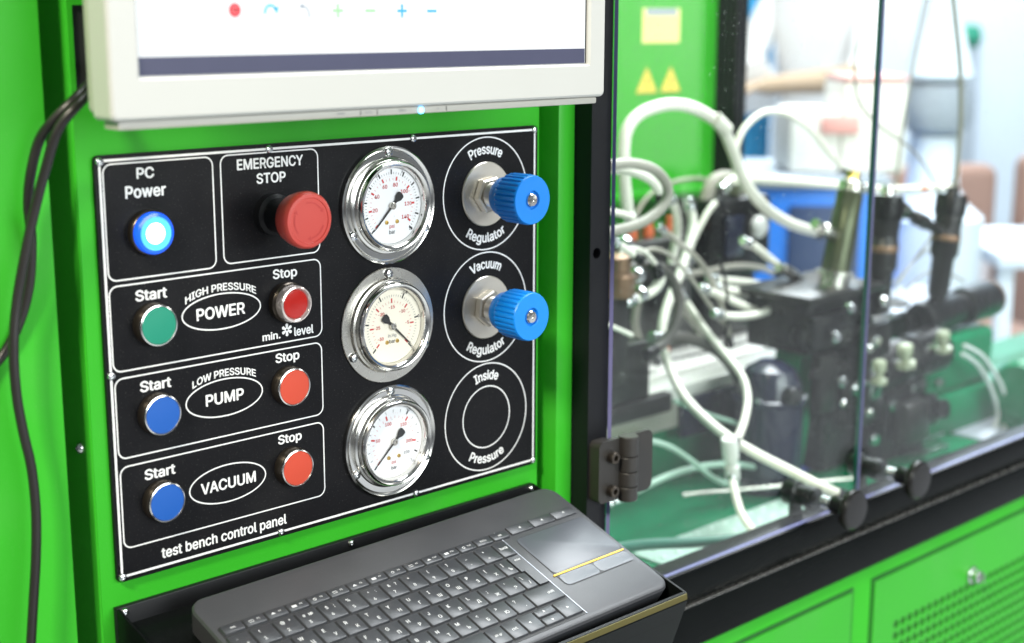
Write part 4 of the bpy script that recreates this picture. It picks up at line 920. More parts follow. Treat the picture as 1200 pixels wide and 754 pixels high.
# ================================================================== GLASS DOORS
def pane(x0, x1, parent, L):
    y0, y1, z0, z1 = -.0342, -.0296, -.138, .70
    m = MB()
    V = [(x0, y0, z0), (x1, y0, z0), (x1, y0, z1), (x0, y0, z1), (x0, y1, z0), (x1, y1, z0), (x1, y1, z1), (x0, y1, z1)]
    V = [Vector(v) - L for v in V]
    m.add(V, [[0, 1, 2, 3], [5, 4, 7, 6]], 0); m.add(V, [[1, 5, 6, 2]], 1); m.add(V, [[4, 0, 3, 7], [0, 4, 5, 1], [3, 2, 6, 7]], 2)
    return m.build('glass_pane', ['glass', 'glassedge', 'glassedgeblue'], parent, flat=True)
def latch(x, z, parent, L):
    o = Vector((x, 0, z)) - L
    m = MB(); m.lathe(o, (0, -1, 0), [(.0100, .0635), (.0150, .0655), (.0205, .0690), (.0222, .0730), (.0218, .0765), (.0195, .0790), (.012, .0795), (0, .0796)], seg=44)
    k = m.build('latch_knob', 'knobblack', parent)
    c = MB(); c.lathe(o, (0, -1, 0), [(.0092, .0490), (.0098, .0500), (.0098, .0630), (.009, .0640)], seg=30); c.build('knob_neck', 'iron', k)
    c = MB(); pr = []
    for i in range(6): pr += [(.0052, .0352 + i * .0024), (.0072, .0362 + i * .0024), (.0072, .0368 + i * .0024)]
    c.lathe(o, (0, -1, 0), pr + [(.005, .0500)], seg=28); c.build('spring', 'zinc', k)
    c = MB(); c.lathe(o, (0, -1, 0), [(0, -.012), (.0125, -.012), (.0140, -.009), (.0140, .004), (.0110, .006), (.0110, .016), (.0125, .017), (.0125, .028), (0, .0285)], seg=32); c.build('latch_barrel', 'iron', k)
    c = MB(); c.box(o.x - .009, o.x + .009, o.y - .004, o.y + .002, o.z - (z + .1440), o.z + .006, .001); c.build('latch_bracket', 'gunmetal', k)
L = Vector((.675, -.032, -.138))
gd = thing('glass_door', 'left glass door with dusty streaks, hung on the black post by a dark hinge', 'door', L)
pane(.4733, .8774, gd, L)
latch(.8110, -.1205, gd, L)
hg = MB()
V = lambda *p: Vector(p) - L
def leaf(m, x0, x1, z0, z1, y0, y1, r):
    m.prism([(a, b) for a, b in rounded(x0, x1, z0, z1, r, 5)], lambda a, b, d: V(a, d, b), y0, y1)
leaf(hg, .4500, .4840, -.0385, .0190, -.0415, -.0352, .006)
h = hg.build('hinge', 'hingeblk', gd, angle=30)
m = MB(); leaf(m, .4502, .4722, -.0384, .0188, -.0351, -.0289, .006); m.build('hinge_spacer', 'hingeblk', h, angle=30)
m = MB(); leaf(m, .4862, .5225, -.0385, .0190, -.0412, -.0350, .008); m.build('hinge_leaf', 'hingeblk', h, angle=30)
for z0, z1 in ((-.0405, -.0275), (-.0268, -.0135), (-.0128, .0010), (.0017, .0200)):
    m = MB(); m.lathe(V(.4862, -.0435, z0), (0, 0, 1), [(0, 0), (.0088, 0), (.0094, .0008), (.0094, z1 - z0 - .0008), (.0088, z1 - z0), (0, z1 - z0)], seg=36); m.build('hinge_knuckle', 'hingeblk', h)
for z in (.0035, -.0280):
    m = MB(); m.lathe(V(.4655, -.0415, z), (0, -1, 0), [(.0052, 0), (.0056, .0006), (.0056, .0055), (.0048, .0064), (.0028, .0064), (.0026, .0030), (0, .0030)], seg=28); m.build('socket_screw', 'bronze', h)
L2 = Vector((1.09, -.032, -.138))
gd2 = thing('glass_door', 'right glass door beyond the green-edged pane, its latch knob at the lower corner', 'door', L2)
pane(.8830, 1.30, gd2, L2)
latch(.9385, -.1160, gd2, L2)

# ================================================================== INSIDE THE CHAMBER
for (nm, lab, r, mt, pts, grp) in HOSES:
    m = MB(); m.tube(pts, r, 12 if r > .004 else 8, 6)
    o = tag(m.build(nm, mt), lab, 'hose' if nm in ('hose', 'tube') else 'cable')
    if nm != 'signal_cable' and r > .0032 and 'loop of clear' not in lab:   # crimped end ferrules
        for (q0, q1, mf) in ((pts[0], pts[1], 'zinc'), (pts[-1], pts[-2], 'iron')):
            d = Vector(q1) - Vector(q0); c = MB()
            c.lathe(Vector(q0) - d.normalized() * .004, d, [(0, 0), (r * 1.05, 0), (r * 1.28, .002), (r * 1.28, .007), (r * 1.12, .008), (r * 1.12, .011), (r * 1.28, .012), (r * 1.28, .017), (r, .018)], seg=14)
            c.build('end_ferrule', mf, o)
    if 'red band' in lab:
        a, b, rr = AX['band']; c = MB(); d = Vector(b) - Vector(a)
        c.lathe(a, d, [(r, 0), (r * 1.12, .0003), (r * 1.12, d.length - .0003), (r, d.length)], seg=20); c.build('red_band', 'orange', o)
    if 'arching high' in lab:
        a, b, rr = AX['cuff']; c = MB(); d = Vector(b) - Vector(a)
        c.lathe(a, d, [(r, 0), (r * 1.2, .001), (r * 1.2, d.length - .001), (r, d.length)], seg=24); c.build('joining_cuff', 'hose', o)
    if 'between the two' in lab:
        for px in (pts[1], pts[2]):
            c = MB(); c.lathe((px[0] - .005, px[1], px[2]), (1, 0, 0), [(r, 0), (r * 1.12, .0005), (r * 1.12, .0115), (r, .012)], seg=20); c.build('orange_band', 'orange', o)
def axl(k, mb, prof, seg=32, mi=0):
    a, b, rr = AX[k]; d = Vector(b) - Vector(a)
    mb.lathe(a, d, [(r_, h_ * d.length) for r_, h_ in prof], seg, mi); return mb
def root_at(p, name, label, cat):
    return thing(name, label, cat, p)
def lp(mb, root, name, mats, **k):
    l = Vector(root.location); mb.v = [tuple(Vector(q) - l) for q in mb.v]; return mb.build(name, mats, root, **k)
# white push-in coupling
t = root_at((.855, .12, -.146), 'hose_coupling', 'white push-in coupling joining the hose to the drain hose', 'coupling')
lp(axl('coup1', MB(), [(0, 0), (.0085, 0), (.0098, .08), (.0098, .85), (.008, 1), (0, 1)]), t, 'coupling_body', 'whiteplas')
lp(axl('coup2', MB(), [(0, .05), (.0066, .06), (.0066, .22), (.0090, .26), (.0090, .8), (.0066, 1), (0, 1)], 12), t, 'coupling_nut', 'whiteplas')
# test bed with T-slots
t = root_at((.95, .40, -.212), 'test_bed', 'pale aluminium T-slot test bed along the chamber', 'test bed')
for i in range(4):
    y = .290 + i * .056
    lp(MB().box(.60, 1.31, y, y + .0475, -.098, -.080, .0012), t, 'bed_plank', 'bed')
lp(MB().box(.602, 1.308, .293, .504, -.135, -.0985), t, 'bed_body', 'bedside')
lp(MB().box(.96, 1.30, .284, .2925, -.150, -.099, .001), t, 'front_plate', 'navy')
lp(MB().box(.605, 1.30, .312, .50, -.212, -.1355), t, 'bed_base', 'greendark')
# clamp on the bed edge
t = root_at((.865, .32, -.08), 'clamp_block', 'dark clamp block gripping the edge of the test bed', 'clamp')
lp(MB().box(.795, .885, .275, .345, -.0795, -.004, .006), t, 'clamp_body', 'gunmetal')
lp(MB().box(.795, .925, .272, .2895, -.104, -.0790, .004), t, 'clamp_jaw', 'gunmetal')
lp(MB().lathe((.84, .31, -.004), (0, 0, 1), [(.014, 0), (.014, .012), (.010, .014), (0, .014)], seg=6), t, 'clamp_bolt', 'zinc')
# copper fitting manifold behind the post
t = root_at((.755, .30, -.0795), 'fitting_manifold', 'upright manifold with copper fitting and steel balls behind the door post', 'manifold')
lp(MB().box(.735, .775, .215, .250, -.030, .085, .004), t, 'manifold_post', 'gunmetal')
lp(MB().box(.738, .772, .2505, .345, -.0792, -.012, .003), t, 'manifold_foot', 'gunmetal')
lp(MB().lathe((.758, .22, .075), (0, 0, 1), [(.019, 0), (.021, .004), (.021, .024), (.016, .030), (.016, .046), (.010, .050), (0, .050)], seg=30), t, 'copper_fitting', 'copper')
for q in ((.797, .225, .094), (.800, .222, .072), (.803, .25, .128)):
    lp(MB().lathe(q, (0, -1, 0), [(0, -.010), (.006, -.009), (.0098, -.003), (.0100, .003), (.006, .009), (0, .010)], seg=20), t, 'steel_ball', 'zinc')
    lp(MB().tube([(q[0] - .002, q[1], q[2]), (.77, .23, q[2] - .02)], .0035, 8, 2), t, 'ball_stem', 'iron')
# machines standing on the back of the bed
t = root_at((1.05, .47, -.08), 'pump_head', 'low dark pump head with orange plugs on the test bed', 'pump')
lp(MB().box(.92, 1.16, .43, .525, -.0795, .085, .012, 3), t, 'pump_housing', 'gunmetal')
lp(MB().box(.95, 1.02, .405, .432, -.04, .05, .006), t, 'pump_cover', 'iron')
for x in (1.045, 1.08, 1.127):
    lp(MB().lathe((x, .455, .084), (0, 0, 1), [(.008, 0), (.008, .012), (.006, .016), (.006, .026), (0, .027)], seg=20), t, 'orange_plug', 'orange')
for (x, z) in ((.98, .03), (1.06, .02), (1.10, -.03), (1.13, .05)):
    lp(MB().lathe((x, .43, z), (0, -1, 0), [(.013, 0), (.013, .010), (.009, .014), (0, .014)], seg=6), t, 'plug_bolt', 'zinc' if x > 1.05 else 'steel')
t = root_at((1.25, .46, -.08), 'valve_unit', 'black valve unit with a round white port behind the hoses', 'valve')
lp(MB().box(1.185, 1.325, .42, .510, .010, .130, .012, 3), t, 'valve_housing', 'iron')
lp(MB().box(1.20, 1.30, .43, .50, -.0795, .0095, .004), t, 'valve_foot', 'gunmetal')
lp(MB().lathe((1.287, .42, .083), (0, -1, 0), [(.017, 0), (.017, .005), (.012, .010), (0, .011)], seg=24), t, 'white_port', 'whiteplas')
lp(MB().box(1.205, 1.245, .412, .4205, .045, .105, .003), t, 'blue_label', 'navy')
lp(MB().tube([(1.20, .45, .125), (1.212, .45, .150), (1.235, .448, .158), (1.262, .446, .150), (1.275, .446, .128)], .0105, 14), t, 'elbow_pipe', 'hosegrey')
lp(MB().lathe((1.252, .44, .148), (.8, 0, .5), [(.014, -.008), (.0165, -.005), (.0165, .012), (.012, .016)], seg=6), t, 'elbow_nut', 'paleknob')
# black valve block on green column with a navy pump
t = root_at((1.145, .22, -.212), 'valve_block', 'tall black valve block under the olive injector, bolted with steel plates', 'valve block')
lp(MB().box(1.075, 1.220, .175, .275, -.040, .030, .006, 3), t, 'block_body', 'iron')
lp(MB().box(1.130, 1.225, .182, .262, -.212, -.0405, .006, 3), t, 'block_leg', 'iron')
lp(MB().box(1.095, 1.135, .165, .181, -.120, -.0405, .005), t, 'relief_valve', 'gunmetal')
lp(MB().box(1.060, 1.235, .163, .285, .0305, .040, .002), t, 'top_plate', 'gunmetal')
lp(MB().box(1.080, 1.225, .1655, .1745, -.070, -.058, .001), t, 'front_strap', 'gunmetal')
lp(MB().box(1.060, 1.150, .155, .1745, -.030, .015, .004), t, 'left_valve', 'iron')
lp(MB().box(1.160, 1.235, .150, .1745, -.150, -.010, .005), t, 'right_valve', 'iron')
lp(MB().box(1.178, 1.205, .140, .1500, -.110, -.055, .003), t, 'steel_tag', 'zinc')
lp(MB().box(1.176, 1.225, .143, .1500, -.005, .003, .001), t, 'steel_bar', 'zinc')
for (x, z, r_) in ((1.125, .022, .0075), (1.095, -.012, .008), (1.19, -.032, .009), (1.205, .020, .007), (1.115, -.075, .008), (1.12, -.105, .006), (1.15, -.09, .010), (1.185, -.13, .007), (1.20, -.17, .009), (1.175, -.04, .006)):
    lp(MB().lathe((x, .150, z), (0, -1, 0), [(r_, 0), (r_, .005), (r_ * .7, .008), (0, .008)], seg=14), t, 'block_bolt', 'zinc')
m = MB(); m.prism([(1.105, -.046), (1.150, -.046), (1.118, -.2118), (1.060, -.2118)], lambda a, b, d: (a, d, b), .205, .245); lp(m, t, 'green_brace', 'greendark', angle=20)
t = root_at((1.0315, .20, -.212), 'fuel_pump', 'glossy navy cylindrical pump left of the black valve block', 'pump')
lp(MB().lathe((1.0315, .20, -.212), (0, 0, 1), [(0, 0), (.044, 0), (.044, .105), (.041, .115), (.041, .140), (.032, .160), (.015, .170), (0, .171)], seg=40), t, 'pump_body', 'navy')
lp(MB().lathe((1.0315, .20, -.098), (0, 0, 1), [(.0445, 0), (.0475, .002), (.0475, .010), (.0445, .012)], seg=40), t, 'pump_flange', 'navy')
for a in (200, 250, 300):
    lp(MB().lathe((1.0315 + .044 * math.cos(R(a)), .20 + .044 * math.sin(R(a)), -.088), (0, 0, 1), [(.005, 0), (.005, .006), (0, .007)], seg=6), t, 'flange_bolt', 'zinc')
lp(MB().lathe((1.020, .162, -.080), (-.3, -1, .2), [(.012, 0), (.012, .012), (.009, .016), (0, .016)], seg=20), t, 'pump_port', 'iron')
# olive injector
t = root_at((1.162, .20, .040), 'injector', 'olive green injector with brass tip standing in the valve block', 'injector')
lp(axl('i1', MB(), [(0, -.10), (.006, -.10), (.0065, -.02), (.0150, 0), (.0160, .12), (.0176, .14), (.0190, .55), (.0198, .95), (.0198, 1.0)]), t, 'injector_body', 'khaki')
lp(axl('i1', MB(), [(.0160, .01), (.0170, .02), (.0170, .11), (.0160, .12)]), t, 'injector_collar', 'steel')
lp(axl('i1', MB(), [(.0088, -.10), (.0090, -.03), (.011, -.01), (.011, 0)]), t, 'brass_tip', 'brass')
lp(axl('i1base', MB(), [(.021, -.02), (.027, .02), (.027, .12), (.0200, .16), (.0200, .62), (0, .62)]), t, 'clamp_ring', 'steel')
lp(axl('i1side', MB(), [(.0075, 0), (.0080, .3), (.0095, .35), (.0095, .65), (.0070, .7), (.0070, 1.0), (0, 1.0)], 10), t, 'side_connector', 'steel')
# fittings
t = root_at(AX['fit'][0], 'hose_fitting', 'steel hose fitting on the left side of the valve block', 'fitting')
lp(axl('fit', MB(), [(0, -.2), (.006, -.2), (.006, 0), (.0085, .05), (.0085, .8), (.006, .9), (.006, 1.8), (0, 1.8)], 6), t, 'fitting_nut', 'steel')
# black injectors
for k, lab in (('i2', 'black injector right behind the green glass edge'), ('i3', 'black injector at the far end of the T-pipe')):
    a, b, rr = AX[k]
    t = root_at(b, 'injector', lab, 'injector')
    lp(axl(k, MB(), [(0, .02), (.019, .02), (.0205, .05), (.0208, .22), (.0195, .23), (.0195, .30), (.0208, .31), (.0206, .48), (.0160, .52), (.0152, .80), (.0125, .83), (.0125, 1.0)]), t, 'injector_body', 'gunmetal')
    lp(axl(k, MB(), [(.0222, .0), (.0230, .02), (.0230, .16), (.0208, .17)]), t, 'injector_cap', 'iron')
    lp(axl(k, MB(), [(0, -.06), (.008, -.06), (.010, 0), (.0222, .001)]), t, 'cable_gland', 'zinc' if k == 'i2' else 'iron')
    lp(axl(k, MB(), [(.0208, .33), (.0215, .34), (.0215, .365), (.0208, .375)]), t, 'copper_ring', 'copper')
t = root_at(AX['tp'][0], 'high_pressure_pipe', 'dark T-pipe bridging the two black injectors', 'pipe')
lp(axl('tp', MB(), [(0, -.05), (.008, -.05), (.008, .05), (.0108, .10), (.0108, .26), (.0075, .28), (.0075, .44), (.0105, .46), (.0105, .66), (.0078, .68), (.0078, 1.0), (0, 1.0)], 18), t, 'pipe_body', 'gunmetal')
lp(axl('tp', MB(), [(.0110, .12), (.0118, .13), (.0118, .20), (.0110, .21)], 6), t, 'pipe_nut', 'steel')
# common rail
t = root_at((1.40, .20, -.212), 'fuel_rail', 'black fuel rail cylinders on a green mount beside the valve block', 'rail')
a, b, rr = AX['endrail']
lp(MB().lathe((1.385, .2, -.040), (1, 0, .03), [(0, 0), (.024, 0), (.026, .01), (.026, .09), (.0225, .095), (.0225, .115), (.0285, .12), (.0285, .195), (.025, .2), (.018, .2005), (.016, .196), (0, .196)], seg=36), t, 'end_cylinder', 'iron')
lp(MB().lathe((1.5855, .2, -.034), (1, 0, .03), [(.020, 0), (.0275, .0005), (.0275, .004), (.021, .005), (.0195, .003)], seg=36), t, 'end_ring', 'copper')
lp(MB().lathe((1.215, .17, -.085), (1, 0, .06), [(0, 0), (.030, 0), (.034, .006), (.034, .07), (.028, .075), (.028, .09), (.033, .095), (.033, .165), (0, .17)], seg=36), t, 'rail_cylinder', 'iron')
lp(MB().box(1.232, 1.335, .150, .215, -.212, -.105, .006), t, 'rail_base', 'iron')
lp(MB().box(1.240, 1.300, .120, .149, -.185, -.125, .008), t, 'rail_valve', 'gunmetal')
lp(MB().lathe((1.318, .150, -.150), (0, -1, .2), [(.020, 0), (.022, .006), (.022, .020), (.014, .026), (.014, .040), (0, .041)], seg=24), t, 'rail_plug', 'iron')
lp(MB().box(1.2255, 1.342, .216, .2345, -.212, -.046, .004), t, 'rail_frame', 'iron')
lp(MB().box(1.345, 1.555, .168, .235, -.150, -.066, .012, 3), t, 'green_mount', 'greendark')
lp(MB().box(1.336, 1.80, .160, .235, -.212, -.151, .004), t, 'green_foot', 'greendark')
for k in ('c1', 'c2', 'c3'):
    a, b, rr = AX[k]
    lp(axl(k, MB(), [(0, .10), (rr[0] * .5, .12), (rr[0] * .8, .22), (rr[0] * .75, .5), (rr[0] * .45, .58), (rr[0] * .45, .78), (rr[0] * .95, .82), (rr[0] * .95, 1), (0, 1)], 6), t, 'bleed_cap', 'paleknob')
    e = Vector(b) + Vector((0, 0, .004))
    lp(MB().tube([e, e + Vector((.004, .022, -.006)), e + Vector((.008, .05, -.004))], .007, 10, 3), t, 'bleed_stem', 'zinc')
for (x, z) in ((1.25, -.052), (1.29, -.115), (1.33, -.055), (1.24, -.13), (1.36, -.12), (1.31, -.16)):
    lp(MB().lathe((x, .15 if z < -.1 else .138, z), (0, -1, 0), [(.0085, 0), (.0085, .006), (.006, .009), (0, .009)], seg=6), t, 'rail_bolt', 'zinc')
t = root_at((1.43, .27, -.05), 'mounting_plate', 'flat grey mounting plate with a round boss behind the black injectors', 'plate')
lp(MB().box(1.225, 1.62, .236, .345, -.042, -.034, .002), t, 'plate_sheet', 'greyplate')
lp(MB().lathe((1.436, .277, -.034), (0, 0, 1), [(.026, 0), (.026, .004), (.022, .006), (.014, .006), (.013, .003), (0, .003)], seg=30), t, 'plate_boss', 'gunmetal')
lp(MB().box(1.26, 1.58, .262, .335, -.212, -.0422, .003), t, 'plate_support', 'gunmetal')
# odds and ends on the chamber floor
t = MB(); t.tube([(.8816, .2164, -.193), (1.0189, .148, -.193), (1.0996, .106, -.193)], .0028, 8, 3)
tag(t.build('polished_rod', 'steel'), 'polished steel rod lying across the drip plate', 'rod')
random.seed(3)
m = MB(); n = 9; vs = []
for i in range(n):
    for j in range(n):
        u, v = i / (n - 1) - .5, j / (n - 1) - .5
        h_ = .034 * math.exp(-9 * (u * u + v * v)) + .012 * random.random() * (1 - max(abs(u), abs(v)) * 1.6)
        vs.append((1.085 + u * .085 + random.uniform(-.003, .003), .222 + v * .055 + random.uniform(-.003, .003), -.2095 + max(.0006, h_)))
m.add(vs, [[i * n + j, (i + 1) * n + j, (i + 1) * n + j + 1, i * n + j + 1] for i in range(n - 1) for j in range(n - 1)])
tag(m.build('cleaning_cloth', 'bluecloth', angle=60), 'crumpled blue cleaning cloth on the chamber floor', 'cloth')
for (x0, x1, y0, y1, z1, mt, lab) in ((1.02, 1.058, .06, .20, -.196, 'gunmetal', 'dark steel bar lying behind the left latch'), (1.285, 1.345, .115, .145, -.198, 'zinc', 'small bright steel plate behind the right latch'), (1.335, 1.40, .155, .185, -.200, 'zinc', 'narrow bright steel plate in front of the green mount')):
    t = MB().box(x0, x1, y0, y1, -.2116, z1, .002); tag(t.build('steel_plate', mt), lab, 'plate')
t = root_at((1.53, .10, -.212), 'green_motor', 'rounded green motor housing at the far right of the chamber', 'motor')
lp(MB().lathe((1.50, .10, -.150), (1, 0, 0), [(0, 0), (.040, .002), (.046, .012), (.046, .10), (.036, .108), (0, .109)], seg=36), t, 'motor_body', 'greendark')
lp(MB().box(1.51, 1.60, .07, .13, -.212, -.186, .003), t, 'motor_foot', 'greendark')
m = MB().box(1.43, 1.75, .06, .30, -.2117, -.2090, .0005); tag(m.build('floor_sheet', 'greyplate'), 'pale grey metal sheet lying on the chamber floor under the clear tubing', 'sheet')
# stickers on the back wall
ST = lambda a, b, d: (a, .5995 - d, b)
m = MB(); m.prism([(1.222, .350), (1.309, .350), (1.309, .402), (1.222, .402)], ST, 0, .0006)
s = tag(m.build('notice_sticker', 'stickcream'), 'cream and yellow notice sticker on the green back wall', 'sticker')
m = MB(); m.prism([(1.230, .391), (1.301, .391), (1.301, .4015), (1.230, .4015)], ST, .0008, .0011); m.build('grey_header', 'hallgrey', s)
for x in (1.2345, 1.2905):
    m = MB(); m.prism([(x - .024, .275), (x + .024, .275), (x, .314)], ST, 0, .0006)
    s = tag(m.build('warning_sticker', 'stickyellow'), 'yellow triangular warning sticker on the green back wall', 'sticker', 'triangular warning stickers')
    m = MB(); m.ribbon([(x - .021, .2768), (x + .021, .2768), (x, .311)], .0022, lambda a, b, d: (a, .5987, b)); m.build('border', 'orange', s, flat=True)
    m = MB(); text_h(m, '!', x, .289, .016, lambda a, b, d: (a, .5986, b), .03); m.build('symbol', 'inkblack', s, flat=True)

# ================================================================== THE HALL BEHIND
FZ = -0.92
m = MB(); m.add([(-12, -12, FZ), (30, -12, FZ), (30, 30, FZ), (-12, 30, FZ)], [[0, 1, 2, 3]]); structure(m.build('hall_floor', 'hallfloor', flat=True))
CAMP = Vector((-.4625, -.8874, .3922)); RH = Vector((.7248, -.6890, 0)).normalized(); FH = Vector((.6890, .7248, 0)).normalized()
def frame(lat, dist): return CAMP + RH * lat + FH * dist
ANG = math.atan2(RH.y, RH.x)
def hroot(name, label, cat, lat, dist, z=FZ, rot=0.0, group=None):
    p_ = frame(lat, dist); o = thing(name, label, cat, (p_.x, p_.y, z), group); o.rotation_euler.z = ANG + R(rot); return o
# stand wall
w = MB().box(-3.6, 4.2, 0, .08, 0, 4.0, .01)
o = w.build('hall_wall', 'hallwhite'); p_ = frame(2.0, 8.2); o.location = (p_.x, p_.y, FZ); o.rotation_euler.z = ANG; structure(o)
# unseen white board added front right for its pale reflection in the glass doors
w = MB().box(-.28, .28, 0, .08, .66, 2.5, .01).box(-.24, -.20, .02, .06, 0, .659).box(.20, .24, .02, .06, 0, .659)
o = w.build('reflector_board', 'hallbeige'); o.location = (4.24, -3.36, FZ); o.rotation_euler.z = R(-132); structure(o)
t = hroot('stand_panel', 'upright light blue exhibition stand panel beyond the back post', 'panel', .78, 4.9)
MB().box(-.085, .085, 0, .04, .02, 2.3, .004).build('panel_board', 'hallcyan', t)
MB().box(-.13, .13, -.03, .07, 0, .02, .003).build('panel_foot', 'hallgrey', t)
MB().box(-.03, .04, -.006, 0, 1.38, 1.48, .002).build('panel_picture', 'hallbeige', t)
t = hroot('stand_panel', 'tall white exhibition stand panel beside the light blue one', 'panel', 1.08, 5.3)
MB().box(-.13, .13, 0, .04, .02, 2.3, .004).build('panel_board', 'hallwhite', t)
MB().box(-.16, .16, -.03, .07, 0, .02, .003).build('panel_foot', 'hallgrey', t)
t = hroot('counter', 'bright blue counter with slate doors behind the chamber', 'counter', .66, 3.05)
MB().box(-.17, .13, 0, .40, 0, .955, .01).build('counter_body', 'hallblue', t)
MB().box(-.18, .14, -.01, .41, 0.956, .98, .005).build('counter_top', 'hallgrey', t)
MB().box(-.075, .075, -.012, -.001, .20, .92, .004).build('slate_door', 'hallnavy', t)
t = hroot('instrument', 'beige stepped instrument case with a pale red lid on the blue counter', 'instrument', .665, 3.10, FZ + .981)
MB().box(.035, .172, 0, .20, 0, .195, .010, 3).build('tall_case', 'hallbeige', t)
MB().box(.037, .170, -.003, .198, .1955, .206, .003).build('lid', 'hallred', t)
MB().box(-.075, .034, .004, .19, 0, .135, .010, 3).build('low_case', 'hallbeige', t)
MB().box(-.01, .07, -.010, -.001, .085, .125, .004).build('display', 'hallred', t)
t = hroot('white_machine', 'white column machine with a grey drum beyond the injectors', 'machine', .985, 3.4)
MB().lathe((0, 0, 0), (0, 0, 1), [(0, 0), (.11, 0), (.12, .02), (.12, .85), (.085, .88), (.06, .92), (.055, 1.04)], seg=36).build('column', 'hallwhite', t)
MB().lathe((0, 0, 1.041), (0, 0, 1), [(.05, 0), (.072, .015), (.080, .05), (.072, .11), (.055, .125), (0, .125)], seg=36).build('drum', 'hallgrey', t)
MB().lathe((0, 0, 1.167), (0, 0, 1), [(.07, 0), (.078, .01), (.040, .16), (.034, .30), (0, .32)], seg=36).build('hood', 'hallwhite', t)
t = hroot('bin', 'small blue bin beside the white machine', 'bin', .77, 3.2)
MB().box(-.06, .05, -.05, .05, 0, .90, .012).build('bin_body', 'hallblue', t)
MB().box(-.065, .055, -.055, .055, 0.901, .93, .006).build('bin_lid', 'hallgrey', t)

def figure(root, joints, edges, regions, mats):
    """one continuous body: skinned skeleton; each face takes the cloth of the bone it lies nearest to"""
    names = list(joints)
    me = bpy.data.meshes.new('body')
    me.from_pydata([joints[k][0] for k in names], [(names.index(a), names.index(b)) for a, b in edges], [])
    o = bpy.data.objects.new('body', me); COL.objects.link(o)
    o.modifiers.new('skin', 'SKIN'); ss = o.modifiers.new('sub', 'SUBSURF'); ss.levels = 2
    for i, k in enumerate(names):
        r_ = joints[k][1]; me.skin_vertices[0].data[i].radius = (r_, r_) if not isinstance(r_, tuple) else r_
        me.skin_vertices[0].data[i].use_root = (k == 'pelvis')
    dg = bpy.context.evaluated_depsgraph_get()
    nm = bpy.data.meshes.new_from_object(o.evaluated_get(dg))
    bpy.data.objects.remove(o)
    for q in mats: nm.materials.append(M[q])
    segs = [(Vector(joints[a][0]), Vector(joints[b][0]), regions.get((a, b), 0)) for a, b in edges]
    for f in nm.polygons:
        c = f.center; best = (1e9, 0)
        for a, b, mi in segs:
            d = b - a; t_ = max(0, min(1, (c - a).dot(d) / d.length_squared)); e = (c - (a + d * t_)).length
            if e < best[0]: best = (e, mi)
        f.material_index = best[1]; f.use_smooth = True
    b = bpy.data.objects.new('body', nm); COL.objects.link(b); b.parent = root
    return b
def hand(J, E, RG, pre, w, dirv, side, up, mi):
    """palm with five unequal, slightly curled fingers"""
    w = Vector(w); d = Vector(dirv).normalized(); s_ = Vector(side).normalized(); u = Vector(up).normalized()
    J[pre + 'palm'] = (tuple(w + d * .045), .024); E.append((pre + 'wrist', pre + 'palm')); RG[E[-1]] = mi
    for k, (off, ln) in enumerate(((-.030, .070), (-.010, .080), (.010, .074), (.028, .058))):
        b = w + d * .085 + s_ * off
        J[pre + 'k%d' % k] = (tuple(b), .0105); E.append((pre + 'palm', pre + 'k%d' % k)); RG[E[-1]] = mi
        J[pre + 'm%d' % k] = (tuple(b + d * ln * .5 - u * .006), .0090); E.append((pre + 'k%d' % k, pre + 'm%d' % k)); RG[E[-1]] = mi
        J[pre + 't%d' % k] = (tuple(b + d * ln * .92 - u * .024), .0078); E.append((pre + 'm%d' % k, pre + 't%d' % k)); RG[E[-1]] = mi
    J[pre + 'th'] = (tuple(w + d * .045 - s_ * .040 - u * .008), .0110); E.append((pre + 'palm', pre + 'th')); RG[E[-1]] = mi
    J[pre + 'tt'] = (tuple(w + d * .080 - s_ * .056 - u * .018), .0090); E.append((pre + 'th', pre + 'tt')); RG[E[-1]] = mi
